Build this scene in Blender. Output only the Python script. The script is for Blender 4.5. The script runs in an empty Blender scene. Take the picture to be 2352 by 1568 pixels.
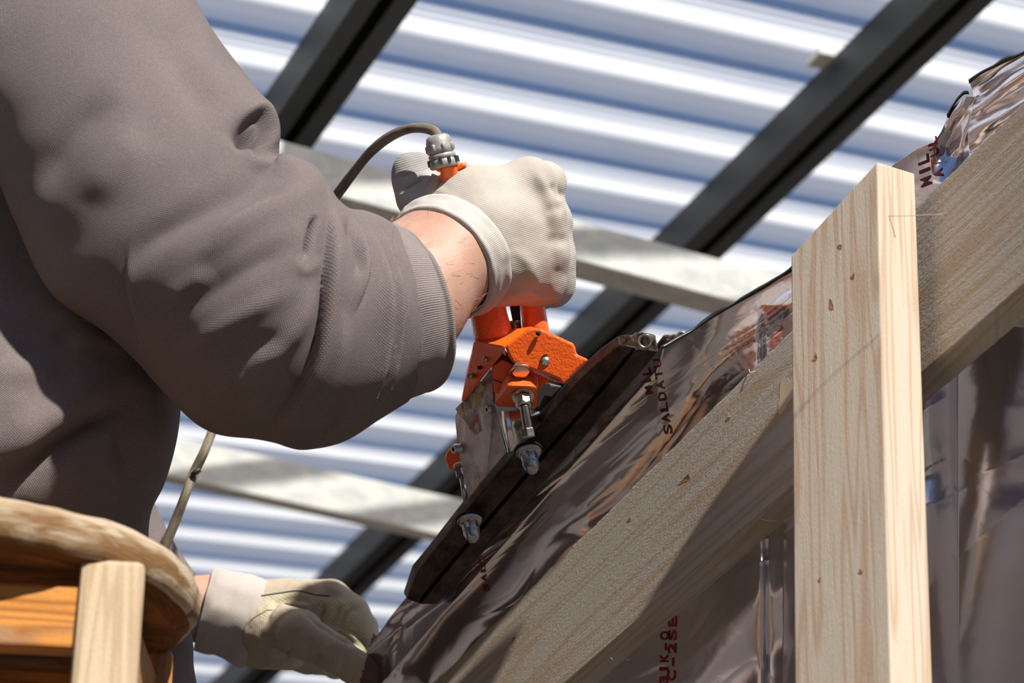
import bpy, bmesh, math
import numpy as np
from mathutils import Vector, Matrix

# ------------------------------------------------------------------ camera, world, sun, exposure
scene = bpy.context.scene
COL = scene.collection
W_, H_ = 2352.0, 1568.0
LENS = 85.0
FPX = W_ * LENS / 36.0
PITCH, ROLL = math.radians(26), math.radians(2.74)
CAM = np.array([0.0, 0.0, 0.5])
FW = np.array([0, math.cos(PITCH), math.sin(PITCH)])
U0 = np.array([0, -math.sin(PITCH), math.cos(PITCH)])
X0 = np.array([1.0, 0, 0])
RT = math.cos(ROLL) * X0 + math.sin(ROLL) * U0
UP = math.cos(ROLL) * U0 - math.sin(ROLL) * X0

cd = bpy.data.cameras.new('camera')
cam = bpy.data.objects.new('camera', cd)
COL.objects.link(cam)
M = Matrix(((RT[0], UP[0], -FW[0], CAM[0]), (RT[1], UP[1], -FW[1], CAM[1]), (RT[2], UP[2], -FW[2], CAM[2]), (0, 0, 0, 1)))
cam.matrix_world = M
cd.lens = LENS
cd.sensor_width = 36
cd.clip_start = 0.05
cd.dof.use_dof = True
cd.dof.focus_distance = 1.70
cd.dof.aperture_fstop = 8.0
scene.camera = cam

world = bpy.data.worlds.new('world')
scene.world = world
world.use_nodes = True
wn = world.node_tree
wn.nodes.clear()
wo = wn.nodes.new('ShaderNodeOutputWorld')
wb = wn.nodes.new('ShaderNodeBackground')
wt = wn.nodes.new('ShaderNodeTexCoord')
ws = wn.nodes.new('ShaderNodeSeparateXYZ')
wr = wn.nodes.new('ShaderNodeValToRGB')
wn.links.new(wt.outputs['Generated'], ws.inputs[0])
wn.links.new(ws.outputs['Z'], wr.inputs[0])
wn.links.new(wr.outputs[0], wb.inputs[0])
wn.links.new(wb.outputs[0], wo.inputs[0])
wr.color_ramp.elements[0].position = 0.0
wr.color_ramp.elements[0].color = (0.36, 0.47, 0.66, 1)
wr.color_ramp.elements[1].position = 0.9
wr.color_ramp.elements[1].color = (0.13, 0.26, 0.60, 1)
e = wr.color_ramp.elements.new(0.45)
e.color = (0.30, 0.46, 0.82, 1)
wb.inputs['Strength'].default_value = 0.44

SUN = np.array([0.36, -0.68, 0.64]); SUN /= np.linalg.norm(SUN)
sd = bpy.data.lights.new('sun', 'SUN')
sun = bpy.data.objects.new('sun', sd)
COL.objects.link(sun)
sun.rotation_euler = Vector(SUN).to_track_quat('Z', 'Y').to_euler()
sun.location = (2, -3, 5)
sd.energy = 7.4
sd.angle = math.radians(1.3)
sd.color = (1.0, 0.94, 0.86)

scene.view_settings.view_transform = 'Standard'
scene.view_settings.look = 'None'
scene.view_settings.exposure = 0.0
scene.view_settings.gamma = 1.0
scene.view_settings.use_curve_mapping = False


# ------------------------------------------------------------------ helpers
def P(x, y, d):
    """world point seen at reference pixel x, y at distance d along the viewing axis"""
    x, y, d = np.broadcast_arrays(np.asarray(x, float), np.asarray(y, float), np.asarray(d, float))
    u = (x - W_ / 2) / FPX * d
    v = (H_ / 2 - y) / FPX * d
    return CAM + u[..., None] * RT + v[..., None] * UP + d[..., None] * FW


def PX(p):
    q = np.asarray(p) - CAM
    d = q @ FW
    return W_ / 2 + (q @ RT) / d * FPX, H_ / 2 - (q @ UP) / d * FPX, d


def nrm(v):
    v = np.asarray(v, float)
    return v / np.linalg.norm(v)


def vnoise(x, y, seed=0):
    x, y = np.broadcast_arrays(np.asarray(x, float), np.asarray(y, float))
    rng = np.random.RandomState(seed)
    T = rng.rand(256, 256) * 2 - 1
    xi, yi = np.floor(x).astype(int), np.floor(y).astype(int)
    fx, fy = x - xi, y - yi
    fx = fx * fx * fx * (fx * (fx * 6 - 15) + 10)
    fy = fy * fy * fy * (fy * (fy * 6 - 15) + 10)
    a, b = T[xi & 255, yi & 255], T[(xi + 1) & 255, yi & 255]
    c, d = T[xi & 255, (yi + 1) & 255], T[(xi + 1) & 255, (yi + 1) & 255]
    return (a * (1 - fx) + b * fx) * (1 - fy) + (c * (1 - fx) + d * fx) * fy


def fbm(x, y, seed=0, o=3):
    s, a, f = 0, 1.0, 1.0
    for i in range(o):
        s = s + a * vnoise(x * f, y * f, seed + i)
        a *= 0.5
        f *= 2.03
    return s


def tag(o, label=None, cat=None, group=None, kind=None):
    if label: o['label'] = label
    if cat: o['category'] = cat
    if group: o['group'] = group
    if kind: o['kind'] = kind
    return o


def empty(name, loc):
    o = bpy.data.objects.new(name, None)
    COL.objects.link(o)
    o.location = Vector(loc)
    o.empty_display_size = 0.05
    return o


def link(name, me, mat, parent=None, smooth=True):
    o = bpy.data.objects.new(name, me)
    COL.objects.link(o)
    if mat is not None:
        me.materials.append(mat)
    if smooth and len(me.polygons):
        me.polygons.foreach_set('use_smooth', [True] * len(me.polygons))
    if parent is not None:
        o.parent = parent
        if parent.type == 'EMPTY':      # mesh parents already sit at the world origin
            o.matrix_parent_inverse = Matrix.Translation(-parent.location)
    return o


def mesh(name, verts, faces, mat, parent=None, uv=None, smooth=True):
    verts = np.asarray(verts, float)
    me = bpy.data.meshes.new(name)
    if isinstance(faces, np.ndarray):
        nv, nf, k = len(verts), len(faces), faces.shape[1]
        me.vertices.add(nv)
        me.vertices.foreach_set('co', verts.ravel())
        me.loops.add(nf * k)
        me.loops.foreach_set('vertex_index', faces.ravel().astype(np.int32))
        me.polygons.add(nf)
        me.polygons.foreach_set('loop_start', np.arange(0, nf * k, k, dtype=np.int32))
        me.update(calc_edges=True)
        me.validate()
    else:
        me.from_pydata([tuple(v) for v in verts], [], [tuple(f) for f in faces])
    if uv is not None:
        l = me.uv_layers.new(name='UVMap')
        li = np.empty(len(me.loops), dtype=np.int32)
        me.loops.foreach_get('vertex_index', li)
        l.data.foreach_set('uv', np.asarray(uv, float)[li].ravel())
    return link(name, me, mat, parent, smooth)


def auto_uv(o):
    """metre-scaled box mapping: longest axis of the mesh is u on every face"""
    me = o.data
    co = np.array([v.co for v in me.vertices])
    c = co - co.mean(0)
    w, V = np.linalg.eigh(c.T @ c)
    L = V[:, 2]
    l = me.uv_layers.get('UVMap') or me.uv_layers.new(name='UVMap')
    for p in me.polygons:
        n = np.array(p.normal)
        a = L - n * (L @ n)
        if np.linalg.norm(a) < 0.3:
            a = V[:, 1] - n * (V[:, 1] @ n)
        a = nrm(a)
        b = np.cross(n, a)
        off = abs(n[0]) * 0.37 + abs(n[2]) * 0.73
        for li in p.loop_indices:
            q = c[me.loops[li].vertex_index]
            l.data[li].uv = (q @ a, q @ b + off)
    return o


def bevel(o, w=0.001, seg=2, ang=35):
    m = o.modifiers.new('bevel', 'BEVEL')
    m.width = w
    m.segments = seg
    m.limit_method = 'ANGLE'
    m.angle_limit = math.radians(ang)
    return o


def prism(name, front, back, mat, parent=None, bev=0.001, smooth=True):
    """solid between two matching closed outlines (lists of world points)"""
    n = len(front)
    v = list(front) + list(back)
    f = [list(range(n)), list(range(2 * n - 1, n - 1, -1))]
    for i in range(n):
        j = (i + 1) % n
        f.append([i, i + n, j + n, j])
    o = mesh(name, v, f, mat, parent, smooth=smooth)
    bm = bmesh.new(); bm.from_mesh(o.data)
    bmesh.ops.recalc_face_normals(bm, faces=bm.faces)
    bm.to_mesh(o.data); bm.free()
    auto_uv(o)
    if bev: bevel(o, bev)
    return o


def plate(name, pts, d, thick, mat, parent=None, bev=0.001, shift=(0, 0)):
    """outline in reference pixels, each with distance d (number or list), given thickness away from the viewer"""
    pts = np.asarray(pts, float)
    dd = np.broadcast_to(np.asarray(d, float), (len(pts),))
    fr = P(pts[:, 0], pts[:, 1], dd)
    bk = P(pts[:, 0] + shift[0], pts[:, 1] + shift[1], dd + thick)
    return prism(name, list(fr), list(bk), mat, parent, bev, smooth=False)


def frame(a):
    a = nrm(a)
    t = np.array([0, 0, 1.0]) if abs(a[2]) < 0.9 else np.array([1.0, 0, 0])
    x = nrm(np.cross(t, a))
    return x, np.cross(a, x), a


def lathe(name, p0, p1, prof, mat, parent=None, n=32, rot=0.0, smooth=True, bev=0):
    """prof: [(t 0..1 along p0-p1, radius m)]"""
    p0, p1 = np.asarray(p0), np.asarray(p1)
    x, y, a = frame(p1 - p0)
    th = np.arange(n) / n * 2 * math.pi + rot
    ring = np.cos(th)[:, None] * x + np.sin(th)[:, None] * y
    v, f = [], []
    for t, r in prof:
        v += list(p0 + (p1 - p0) * t + ring * r)
    m = len(prof)
    for i in range(m - 1):
        for j in range(n):
            k = (j + 1) % n
            f.append([i * n + j, i * n + k, (i + 1) * n + k, (i + 1) * n + j])
    f.append(list(range(n - 1, -1, -1)))
    f.append([(m - 1) * n + j for j in range(n)])
    o = mesh(name, v, f, mat, parent, smooth=smooth)
    if smooth:
        for p in o.data.polygons:
            if len(p.vertices) > 4: p.use_smooth = False
    auto_uv(o)
    if bev: bevel(o, bev)
    return o


def spline(pts, n):
    """Hermite resampling of rows of numbers, evenly in the length of the first three columns"""
    p = np.asarray(pts, float)
    k = min(3, p.shape[1])
    seg = np.linalg.norm(np.diff(p[:, :k], axis=0), axis=1)
    t = np.concatenate([[0], np.cumsum(np.maximum(seg, 0.12 * seg.mean()))])
    m = np.gradient(p, t, axis=0)
    q = np.linspace(0, t[-1], n)
    i = np.clip(np.searchsorted(t, q, side='right') - 1, 0, len(t) - 2)
    h = (t[i + 1] - t[i])[:, None]
    s = ((q - t[i])[:, None]) / h
    return ((2 * s**3 - 3 * s**2 + 1) * p[i] + (s**3 - 2 * s**2 + s) * h * m[i]
            + (-2 * s**3 + 3 * s**2) * p[i + 1] + (s**3 - s**2) * h * m[i + 1])


def wire(name, pts, r, mat, parent=None, n=12, steps=60, rfun=None):
    p = spline(pts, steps)
    T = np.gradient(p, axis=0)
    T /= np.linalg.norm(T, axis=1)[:, None]
    x, _, _ = frame(T[0])
    v, uv = [], []
    L = 0
    th = np.arange(n) / n * 2 * math.pi
    for i in range(steps):
        x = nrm(x - T[i] * (x @ T[i]))
        y = np.cross(T[i], x)
        rr = r if rfun is None else r * rfun(i / (steps - 1), th)
        rr = np.broadcast_to(rr, (n,))
        v += list(p[i] + (np.cos(th) * rr)[:, None] * x + (np.sin(th) * rr)[:, None] * y)
        if i: L += np.linalg.norm(p[i] - p[i - 1])
        uv += [(L, t * r) for t in th]
    f = []
    for i in range(steps - 1):
        for j in range(n):
            k = (j + 1) % n
            f.append([i * n + j, i * n + k, (i + 1) * n + k, (i + 1) * n + j])
    f.append(list(range(n - 1, -1, -1)))
    f.append([(steps - 1) * n + j for j in range(n)])
    return mesh(name, v, f, mat, parent, uv=uv)


def tube_rows(st, nrow, ncol, p=2.0):
    """st rows: Ax Ay Bx By d rd bx by  -> vertices (nrow,ncol,3), uv"""
    s = np.asarray(st, float)
    key = np.column_stack([(s[:, 0] + s[:, 2]) / 2, (s[:, 1] + s[:, 3]) / 2, s[:, 4] * 0, s])
    r = spline(key, nrow)[:, 3:]
    A, B = P(r[:, 0], r[:, 1], r[:, 4]), P(r[:, 2], r[:, 3], r[:, 4])
    mx, my = (r[:, 0] + r[:, 2]) / 2, (r[:, 1] + r[:, 3]) / 2
    C = P(mx, my, r[:, 4])
    N = P(mx + r[:, 6], my + r[:, 7], r[:, 4] - r[:, 5]) - C
    th = np.arange(ncol) / ncol * 2 * math.pi
    c, sn = np.cos(th), np.sin(th)
    if p != 2.0:
        c, sn = np.sign(c) * abs(c) ** (2 / p), np.sign(sn) * abs(sn) ** (2 / p)
    V = C[:, None] + c[None, :, None] * ((A - B) / 2)[:, None] + sn[None, :, None] * N[:, None]
    L = np.concatenate([[0], np.cumsum(np.linalg.norm(np.diff(C, axis=0), axis=1))])
    rad = np.linalg.norm(A - B, axis=1).mean() / 2
    uv = np.stack(np.broadcast_arrays(L[:, None], (np.minimum(th, 2 * math.pi - th) * rad)[None, :]), -1)
    return V, uv


def tube_faces(nrow, ncol, base=0):
    i, j = np.meshgrid(np.arange(nrow - 1), np.arange(ncol), indexing='ij')
    k = (j + 1) % ncol
    f = np.stack([i * ncol + j, (i + 1) * ncol + j, (i + 1) * ncol + k, i * ncol + k], -1).reshape(-1, 4) + base
    return f


def grid_faces(nr, nc, base=0):
    i, j = np.meshgrid(np.arange(nr - 1), np.arange(nc - 1), indexing='ij')
    return np.stack([i * nc + j, i * nc + j + 1, (i + 1) * nc + j + 1, (i + 1) * nc + j], -1).reshape(-1, 4) + base


def polydist(x, y, pl):
    """signed distance to a polyline (left/right of its direction) and parameter 0..1 along it"""
    pl = np.asarray(pl, float)
    best = np.full(x.shape, 1e9); sg = np.zeros(x.shape); par = np.zeros(x.shape)
    seg = np.linalg.norm(np.diff(pl, axis=0), axis=1)
    cum = np.concatenate([[0], np.cumsum(seg)])
    for i in range(len(seg)):
        ax, ay = pl[i]; dx, dy = (pl[i + 1] - pl[i])
        t = ((x - ax) * dx + (y - ay) * dy) / (seg[i]**2)
        tc = np.clip(t, 0, 1)
        ex, ey = x - ax - tc * dx, y - ay - tc * dy
        dd = np.hypot(ex, ey)
        m = dd < best
        best = np.where(m, dd, best)
        sg = np.where(m, np.sign(dx * ey - dy * ex), sg)
        par = np.where(m, (cum[i] + tc * seg[i]) / cum[-1], par)
    return best * np.where(sg == 0, 1, sg), par


def folds(V, strokes):
    """push surface points in or out along folds; V (n,3), returns displacement in metres"""
    x, y, d = PX(V)
    out = np.zeros(len(V))
    for kind, pl, w, h in strokes:
        pl = spline(pl, max(len(pl) * 5, 8)) if len(pl) > 2 else np.asarray(pl, float)
        lo, hi = pl.min(0) - 4 * w, pl.max(0) + 4 * w
        m = (x > lo[0]) & (x < hi[0]) & (y > lo[1]) & (y < hi[1])
        if not m.any(): continue
        s, par = polydist(x[m], y[m], pl)
        end = np.clip(np.minimum(par, 1 - par) * 2.8, 0, 1)
        end = end * end * (3 - 2 * end)
        if w >= 24 and abs(h) < 0.01: h = h * 0.68
        if kind == 'g':            # rounded ridge (h>0) or valley (h<0)
            r = h * np.exp(-(s / w)**2)
        elif kind == 'v':          # sharp crease
            r = h * np.exp(-abs(s) / w)
        else:                      # overlap: right side of the direction stands over the left side
            a = 1 / (1 + np.exp(-np.clip(s / (w * 0.09), -30, 30)))
            r = h * (a * np.exp(-abs(s) / (w * 1.5)) - 0.55 * (1 - a) * np.exp(-abs(s) / (w * 0.5)))
        out[m] += r * end
    return out


def grid_normals(V, wrap=True):
    if wrap:
        dv = np.roll(V, -1, 1) - np.roll(V, 1, 1)
    else:
        dv = np.gradient(V, axis=1)
    du = np.gradient(V, axis=0)
    n = np.cross(du, dv)
    n /= np.linalg.norm(n, axis=-1)[..., None] + 1e-12
    return n


# implicit surfaces -------------------------------------------------------------
def sdf_mesh(prims, k, h, extra=None):
    """prims: (p0, r0, p1, r1) round cones; smooth union radius k; cell h; surface nets"""
    pts = np.array([q for p in prims for q in (p[0], p[2])])
    rm = max(max(p[1], p[3]) for p in prims)
    lo, hi = pts.min(0) - rm - 3 * h, pts.max(0) + rm + 3 * h
    n = np.ceil((hi - lo) / h).astype(int) + 1
    ax = [lo[i] + np.arange(n[i]) * h for i in range(3)]
    G = np.stack(np.meshgrid(*ax, indexing='ij'), -1).astype(np.float32)
    acc = None
    for p0, r0, p1, r1 in prims:
        p0, p1 = np.asarray(p0), np.asarray(p1)
        dv = p1 - p0
        t = np.clip(((G - p0) @ dv) / (dv @ dv + 1e-12), 0, 1)
        dist = np.linalg.norm(G - p0 - t[..., None] * dv, axis=-1) - (r0 + (r1 - r0) * t)
        if acc is None: acc = dist
        else:
            hh = np.clip(0.5 + 0.5 * (acc - dist) / k, 0, 1)
            acc = acc * (1 - hh) + dist * hh - k * hh * (1 - hh)
    D = acc
    s = D < 0
    c = [D[i:n[0] - 1 + i, j:n[1] - 1 + j, l:n[2] - 1 + l] for i in (0, 1) for j in (0, 1) for l in (0, 1)]
    off = [(i, j, l) for i in (0, 1) for j in (0, 1) for l in (0, 1)]
    neg = sum((q < 0).astype(int) for q in c)
    act = (neg > 0) & (neg < 8)
    idx = -np.ones(act.shape, int)
    A = np.argwhere(act)
    idx[act] = np.arange(len(A))
    cv = np.stack([q[act] for q in c], -1)
    S = np.zeros((len(A), 3)); C = np.zeros(len(A))
    for a in range(8):
        for b in range(a + 1, 8):
            oa, ob = np.array(off[a]), np.array(off[b])
            if abs(oa - ob).sum() != 1: continue
            m = (cv[:, a] < 0) != (cv[:, b] < 0)
            t = cv[:, a] / np.where(m, cv[:, a] - cv[:, b], 1)
            pt = oa + t[:, None] * (ob - oa)
            S += np.where(m[:, None], pt, 0); C += m
    V = lo + (A + S / C[:, None]) * h
    F = []
    for axis in range(3):
        o1, o2 = [(1, 2), (2, 0), (0, 1)][axis]
        sl0 = [slice(1, n[i] - 1) for i in range(3)]; sl1 = list(sl0)
        sl0[axis] = slice(0, n[axis] - 1); sl1[axis] = slice(1, n[axis])
        cr = s[tuple(sl0)] != s[tuple(sl1)]
        fl = s[tuple(sl0)][cr]
        I = np.argwhere(cr)
        for q in range(3):
            if q != axis: I[:, q] += 1
        e1, e2 = np.zeros(3, int), np.zeros(3, int)
        e1[o1] = 1; e2[o2] = 1
        q = [idx[tuple(I.T)], idx[tuple((I - e1).T)], idx[tuple((I - e1 - e2).T)], idx[tuple((I - e2).T)]]
        Q = np.stack(q, -1)
        Q[~fl] = Q[~fl][:, ::-1]
        F.append(Q)
    F = np.concatenate(F)
    F = F[(F >= 0).all(1)]
    return V, F


def smooth_verts(V, F, it=3):
    e = np.concatenate([F[:, [0, 1]], F[:, [1, 2]], F[:, [2, 3]], F[:, [3, 0]]])
    n = len(V)
    deg = np.bincount(e[:, 0], minlength=n) + np.bincount(e[:, 1], minlength=n)
    for _ in range(it):
        S = np.zeros_like(V)
        for q in range(3):
            S[:, q] = np.bincount(e[:, 0], V[e[:, 1], q], n) + np.bincount(e[:, 1], V[e[:, 0], q], n)
        V = 0.5 * V + 0.5 * S / np.maximum(deg, 1)[:, None]
    return V


def vert_normals(V, F):
    fn = np.cross(V[F[:, 2]] - V[F[:, 0]], V[F[:, 3]] - V[F[:, 1]])
    N = np.zeros_like(V)
    for q in range(3):
        for kx in range(4):
            N[:, q] += np.bincount(F[:, kx], fn[:, q], len(V))
    return N / (np.linalg.norm(N, axis=1)[:, None] + 1e-12)


def cone(x1, y1, d1, r1, x2, y2, d2, r2):
    """round cone given in reference pixels (radius in pixels too) and distances"""
    return (P(x1, y1, d1), r1 * d1 / FPX, P(x2, y2, d2), r2 * d2 / FPX)


# ------------------------------------------------------------------ materials
class Mat:
    def __init__(s, name, **kw):
        s.m = bpy.data.materials.new(name)
        s.m.use_nodes = True
        s.t = s.m.node_tree
        s.t.nodes.clear()
        s.out = s.n('OutputMaterial')
        s.b = s.n('BsdfPrincipled')
        s.l(s.b.outputs[0], s.out.inputs['Surface'])
        for k, v in kw.items():
            s.b.inputs[k.replace('_', ' ')].default_value = v
    def n(s, t, **kw):
        nd = s.t.nodes.new('ShaderNode' + t)
        for k, v in kw.items(): setattr(nd, k, v)
        return nd
    def l(s, a, b): s.t.links.new(a, b)
    def coord(s, which='UV', scale=(1, 1, 1), rot=(0, 0, 0)):
        c = s.n('TexCoord'); m = s.n('Mapping')
        m.inputs['Scale'].default_value = scale
        m.inputs['Rotation'].default_value = rot
        s.l(c.outputs[which], m.inputs[0])
        return m.outputs[0]
    def noise(s, vec, scale=5, detail=3, rough=0.55, dist=0.0):
        n = s.n('TexNoise')
        s.l(vec, n.inputs['Vector'])
        n.inputs['Scale'].default_value = scale
        n.inputs['Detail'].default_value = detail
        n.inputs['Roughness'].default_value = rough
        n.inputs['Distortion'].default_value = dist
        return n.outputs[0]
    def wave(s, vec, scale, dist=0, detail=2, prof='SIN', dirn='X', dscale=1.0):
        n = s.n('TexWave', wave_profile=prof, bands_direction=dirn)
        s.l(vec, n.inputs['Vector'])
        n.inputs['Scale'].default_value = scale
        n.inputs['Distortion'].default_value = dist
        n.inputs['Detail'].default_value = detail
        n.inputs['Detail Scale'].default_value = dscale
        return n.outputs['Fac']
    def vor(s, vec, scale, feature='F1'):
        n = s.n('TexVoronoi', feature=feature)
        s.l(vec, n.inputs['Vector']); n.inputs['Scale'].default_value = scale
        return n.outputs['Distance']
    def ramp(s, fac, stops, interp='LINEAR'):
        r = s.n('ValToRGB')
        r.color_ramp.interpolation = interp
        el = r.color_ramp.elements
        while len(el) < len(stops): el.new(0.5)
        for q, (p, c) in zip(el, stops):
            q.position = p
            q.color = (c, c, c, 1) if not hasattr(c, '__len__') else (*c, 1)
        s.l(fac, r.inputs[0])
        return r.outputs[0]
    def mix(s, fac, a, b, mode='MIX'):
        m = s.n('Mix', data_type='RGBA', blend_type=mode)
        for v, i in ((fac, 0), (a, 6), (b, 7)):
            if hasattr(v, 'is_linked'): s.l(v, m.inputs[i])
            elif i == 0: m.inputs[0].default_value = v
            else: m.inputs[i].default_value = (*v, 1)
        return m.outputs[2]
    def math(s, op, a, b=0.0):
        m = s.n('Math', operation=op)
        for v, i in ((a, 0), (b, 1)):
            if hasattr(v, 'is_linked'): s.l(v, m.inputs[i])
            else: m.inputs[i].default_value = v
        return m.outputs[0]
    def set(s, inp, v):
        if hasattr(v, 'is_linked'): s.l(v, s.b.inputs[inp])
        else: s.b.inputs[inp].default_value = v
    def bump(s, hgt, strength=0.5, dist=0.001):
        b = s.n('Bump')
        b.inputs['Strength'].default_value = strength
        b.inputs['Distance'].default_value = dist
        s.l(hgt, b.inputs['Height'])
        s.l(b.outputs[0], s.b.inputs['Normal'])


def m_knit(name, dark, light, pu=300, pv=300, rib=False, dirt=None, bmp=0.6):
    m = Mat(name, Roughness=0.95)
    m.b.inputs['Specular IOR Level'].default_value = 0.1
    uv = m.coord('UV')
    obj = m.coord('Object')
    if rib:
        w = m.wave(uv, pv / 6.283 * 2, 0.6, 2, dirn='Y', dscale=30)
        pat = w
    else:
        a = m.wave(m.coord('UV', rot=(0, 0, 0.6)), pu / 6.283, 1.0, 2, dscale=40)
        b = m.wave(m.coord('UV', rot=(0, 0, -0.75)), pv / 6.283, 1.0, 2, dscale=40)
        pat = m.math('MULTIPLY', a, b)
    fine = m.noise(obj, 900, 2, 0.7)
    big = m.noise(obj, 14, 4, 0.6)
    f = m.math('ADD', m.math('MULTIPLY', pat, 0.55), m.math('MULTIPLY', m.math('SUBTRACT', fine, 0.5), 0.6))
    col = m.mix(f, dark, light)
    col = m.mix(1.0, col, m.ramp(big, [(0.3, 0.88), (0.7, 1.08)]), 'MULTIPLY')
    if dirt:
        d = m.ramp(m.noise(obj, 26, 5, 0.65, 0.5), [(0.5, 0.0), (0.78, 0.7)])
        col = m.mix(d, col, dirt)
    m.set('Base Color', col)
    m.bump(m.math('ADD', pat, m.math('MULTIPLY', fine, 0.6)), bmp, 0.0006)
    return m.m


def m_wood(name, base, ring, fur=0.6, rs=1.0, knots=(), stain=None, gloss=0.75, fuzz=0.4):
    m = Mat(name, Roughness=gloss)
    m.b.inputs['Specular IOR Level'].default_value = 0.2
    v = m.coord('UV', scale=(0.55 * rs, 9 * rs, 1))
    warp = m.noise(v, 3.2, 2, 0.5, 0.3)
    w = m.math('SINE', m.math('MULTIPLY', warp, 62.0))
    w = m.math('ADD', m.math('MULTIPLY', w, 0.5), 0.5)
    fib = m.noise(m.coord('UV', scale=(14, 420, 1)), 2.5, 3, 0.7)
    spec = m.noise(m.coord('UV', scale=(160, 420, 1)), 2.0, 2, 0.7)
    col = m.mix(m.math('MULTIPLY', m.math('POWER', w, 2.2), fur), base, ring)
    col = m.mix(1.0, col, m.ramp(fib, [(0.25, 0.90), (0.75, 1.07)]), 'MULTIPLY')
    col = m.mix(1.0, col, m.ramp(spec, [(0.3, 0.94), (0.7, 1.05)]), 'MULTIPLY')
    if stain:
        s_ = m.ramp(m.noise(m.coord('UV', scale=(5, 16, 1)), 3, 4, 0.6, 0.8), [(0.48, 0.0), (0.6, 1.0)])
        col = m.mix(s_, col, stain)
    for kx, ky, kr, kc in knots:
        g = m.n('VectorMath', operation='DISTANCE')
        tc = m.coord('UV', scale=(0.5, 1, 1))
        m.l(tc, g.inputs[0])
        g.inputs[1].default_value = (kx * 0.5, ky, 0)
        col = m.mix(m.ramp(m.math('DIVIDE', g.outputs['Value'], kr), [(0.55, 1.0), (1.0, 0.0)]), col, kc)
    m.set('Base Color', col)
    m.bump(m.math('ADD', fib, m.math('MULTIPLY', spec, 0.7)), fuzz, 0.001)
    return m.m


def m_metal(name, col, rough, metal=1.0, nscale=60, nb=0.15, lo=0.8, hi=1.1, stretch=(1, 1, 1), dark=None):
    m = Mat(name, Metallic=metal)
    o = m.coord('Object', scale=stretch)
    nz = m.noise(o, nscale, 4, 0.6)
    c = m.mix(1.0, col, m.ramp(nz, [(0.3, lo), (0.7, hi)]), 'MULTIPLY')
    if dark:
        c = m.mix(m.ramp(m.noise(o, nscale * 0.6, 5, 0.7), [(0.45, 0), (0.62, 1)]), c, dark)
    m.set('Base Color', c)
    m.set('Roughness', m.ramp(nz, [(0.2, max(rough - 0.08, 0.03)), (0.8, rough + 0.1)]))
    m.bump(nz, nb, 0.0006)
    return m.m


MAT = {}
MAT['cloth'] = m_knit('sweatshirt_knit', (0.145, 0.122, 0.119), (0.45, 0.385, 0.372), 1500, 1500)
MAT['rib'] = m_knit('sweatshirt_rib', (0.17, 0.145, 0.14), (0.43, 0.375, 0.36), pv=640, rib=True)
MAT['glove'] = m_knit('glove_cotton', (0.42, 0.385, 0.34), (0.58, 0.535, 0.485), pv=760, rib=True, dirt=(0.42, 0.36, 0.28), bmp=0.35)
MAT['glove_cuff'] = m_knit('glove_cuff', (0.46, 0.43, 0.40), (0.61, 0.575, 0.54), pv=760, rib=True, dirt=(0.62, 0.55, 0.48), bmp=0.35)
MAT['glove_cuff_dirty'] = m_knit('glove_cuff_dirty', (0.40, 0.36, 0.33), (0.56, 0.51, 0.47), pv=760, rib=True, dirt=(0.36, 0.30, 0.25), bmp=0.35)
MAT['glove_dirty'] = m_knit('glove_dirty_cotton', (0.36, 0.30, 0.22), (0.56, 0.49, 0.40), pv=760, rib=True, dirt=(0.20, 0.16, 0.12), bmp=0.35)
MAT['glove_thumb'] = m_knit('glove_thumb_cotton', (0.40, 0.385, 0.37), (0.60, 0.575, 0.55), pv=640, rib=True, dirt=(0.30, 0.27, 0.25), bmp=0.5)
MAT['glove_tip'] = m_knit('glove_stained_tip', (0.28, 0.27, 0.26), (0.46, 0.445, 0.43), pv=640, rib=True, bmp=0.5)
MAT['leather'] = m_knit('glove_trim', (0.44, 0.40, 0.28), (0.62, 0.57, 0.43), 900, 900, dirt=(0.3, 0.25, 0.17))
MAT['trousers'] = m_knit('trouser_cloth', (0.08, 0.08, 0.09), (0.17, 0.16, 0.17))

m = Mat('skin', Roughness=0.55)
o_ = m.coord('Object')
c_ = m.mix(m.ramp(m.noise(o_, 45, 4, 0.6), [(0.35, 0.0), (0.7, 1.0)]), (0.44, 0.245, 0.175), (0.50, 0.31, 0.235))
c_ = m.mix(m.ramp(m.noise(o_, 380, 2, 0.6), [(0.55, 0.0), (0.75, 0.35)]), c_, (0.50, 0.20, 0.13))
m.set('Base Color', c_)
m.b.inputs['Subsurface Weight'].default_value = 0.08
m.b.inputs['Subsurface Radius'].default_value = (0.008, 0.003, 0.002)
m.bump(m.noise(o_, 500, 3, 0.7), 0.35, 0.0006)
MAT['skin'] = m.m
MAT['hair'] = Mat('arm_hair', Roughness=0.5, Base_Color=(0.42, 0.24, 0.12, 1)).m

def m_orange(name, col):
    m = Mat(name, Roughness=0.33)
    o = m.coord('Object')
    nz = m.noise(o, 420, 3, 0.55, 0.4)
    m.set('Base Color', m.mix(m.ramp(m.noise(o, 130, 5, 0.75), [(0.66, 0.0), (0.74, 1.0)]), col, (0.14, 0.03, 0.015)))
    m.b.inputs['Specular IOR Level'].default_value = 0.6
    m.bump(nz, 0.55, 0.0012)
    return m.m
MAT['orange'] = m_orange('orange_powder_coat', (0.90, 0.125, 0.012))
MAT['steel'] = m_metal('zinc_steel', (0.62, 0.61, 0.58), 0.22)
MAT['bolt'] = m_metal('dark_bolt_steel', (0.42, 0.45, 0.48), 0.25)
MAT['polished'] = m_metal('polished_sheet', (0.85, 0.83, 0.80), 0.24, nscale=8, nb=0.05)
MAT['alu'] = m_metal('worn_aluminium', (0.62, 0.61, 0.62), 0.42, metal=0.6, nscale=40, lo=0.6, hi=1.15, dark=(0.24, 0.24, 0.24))
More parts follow.
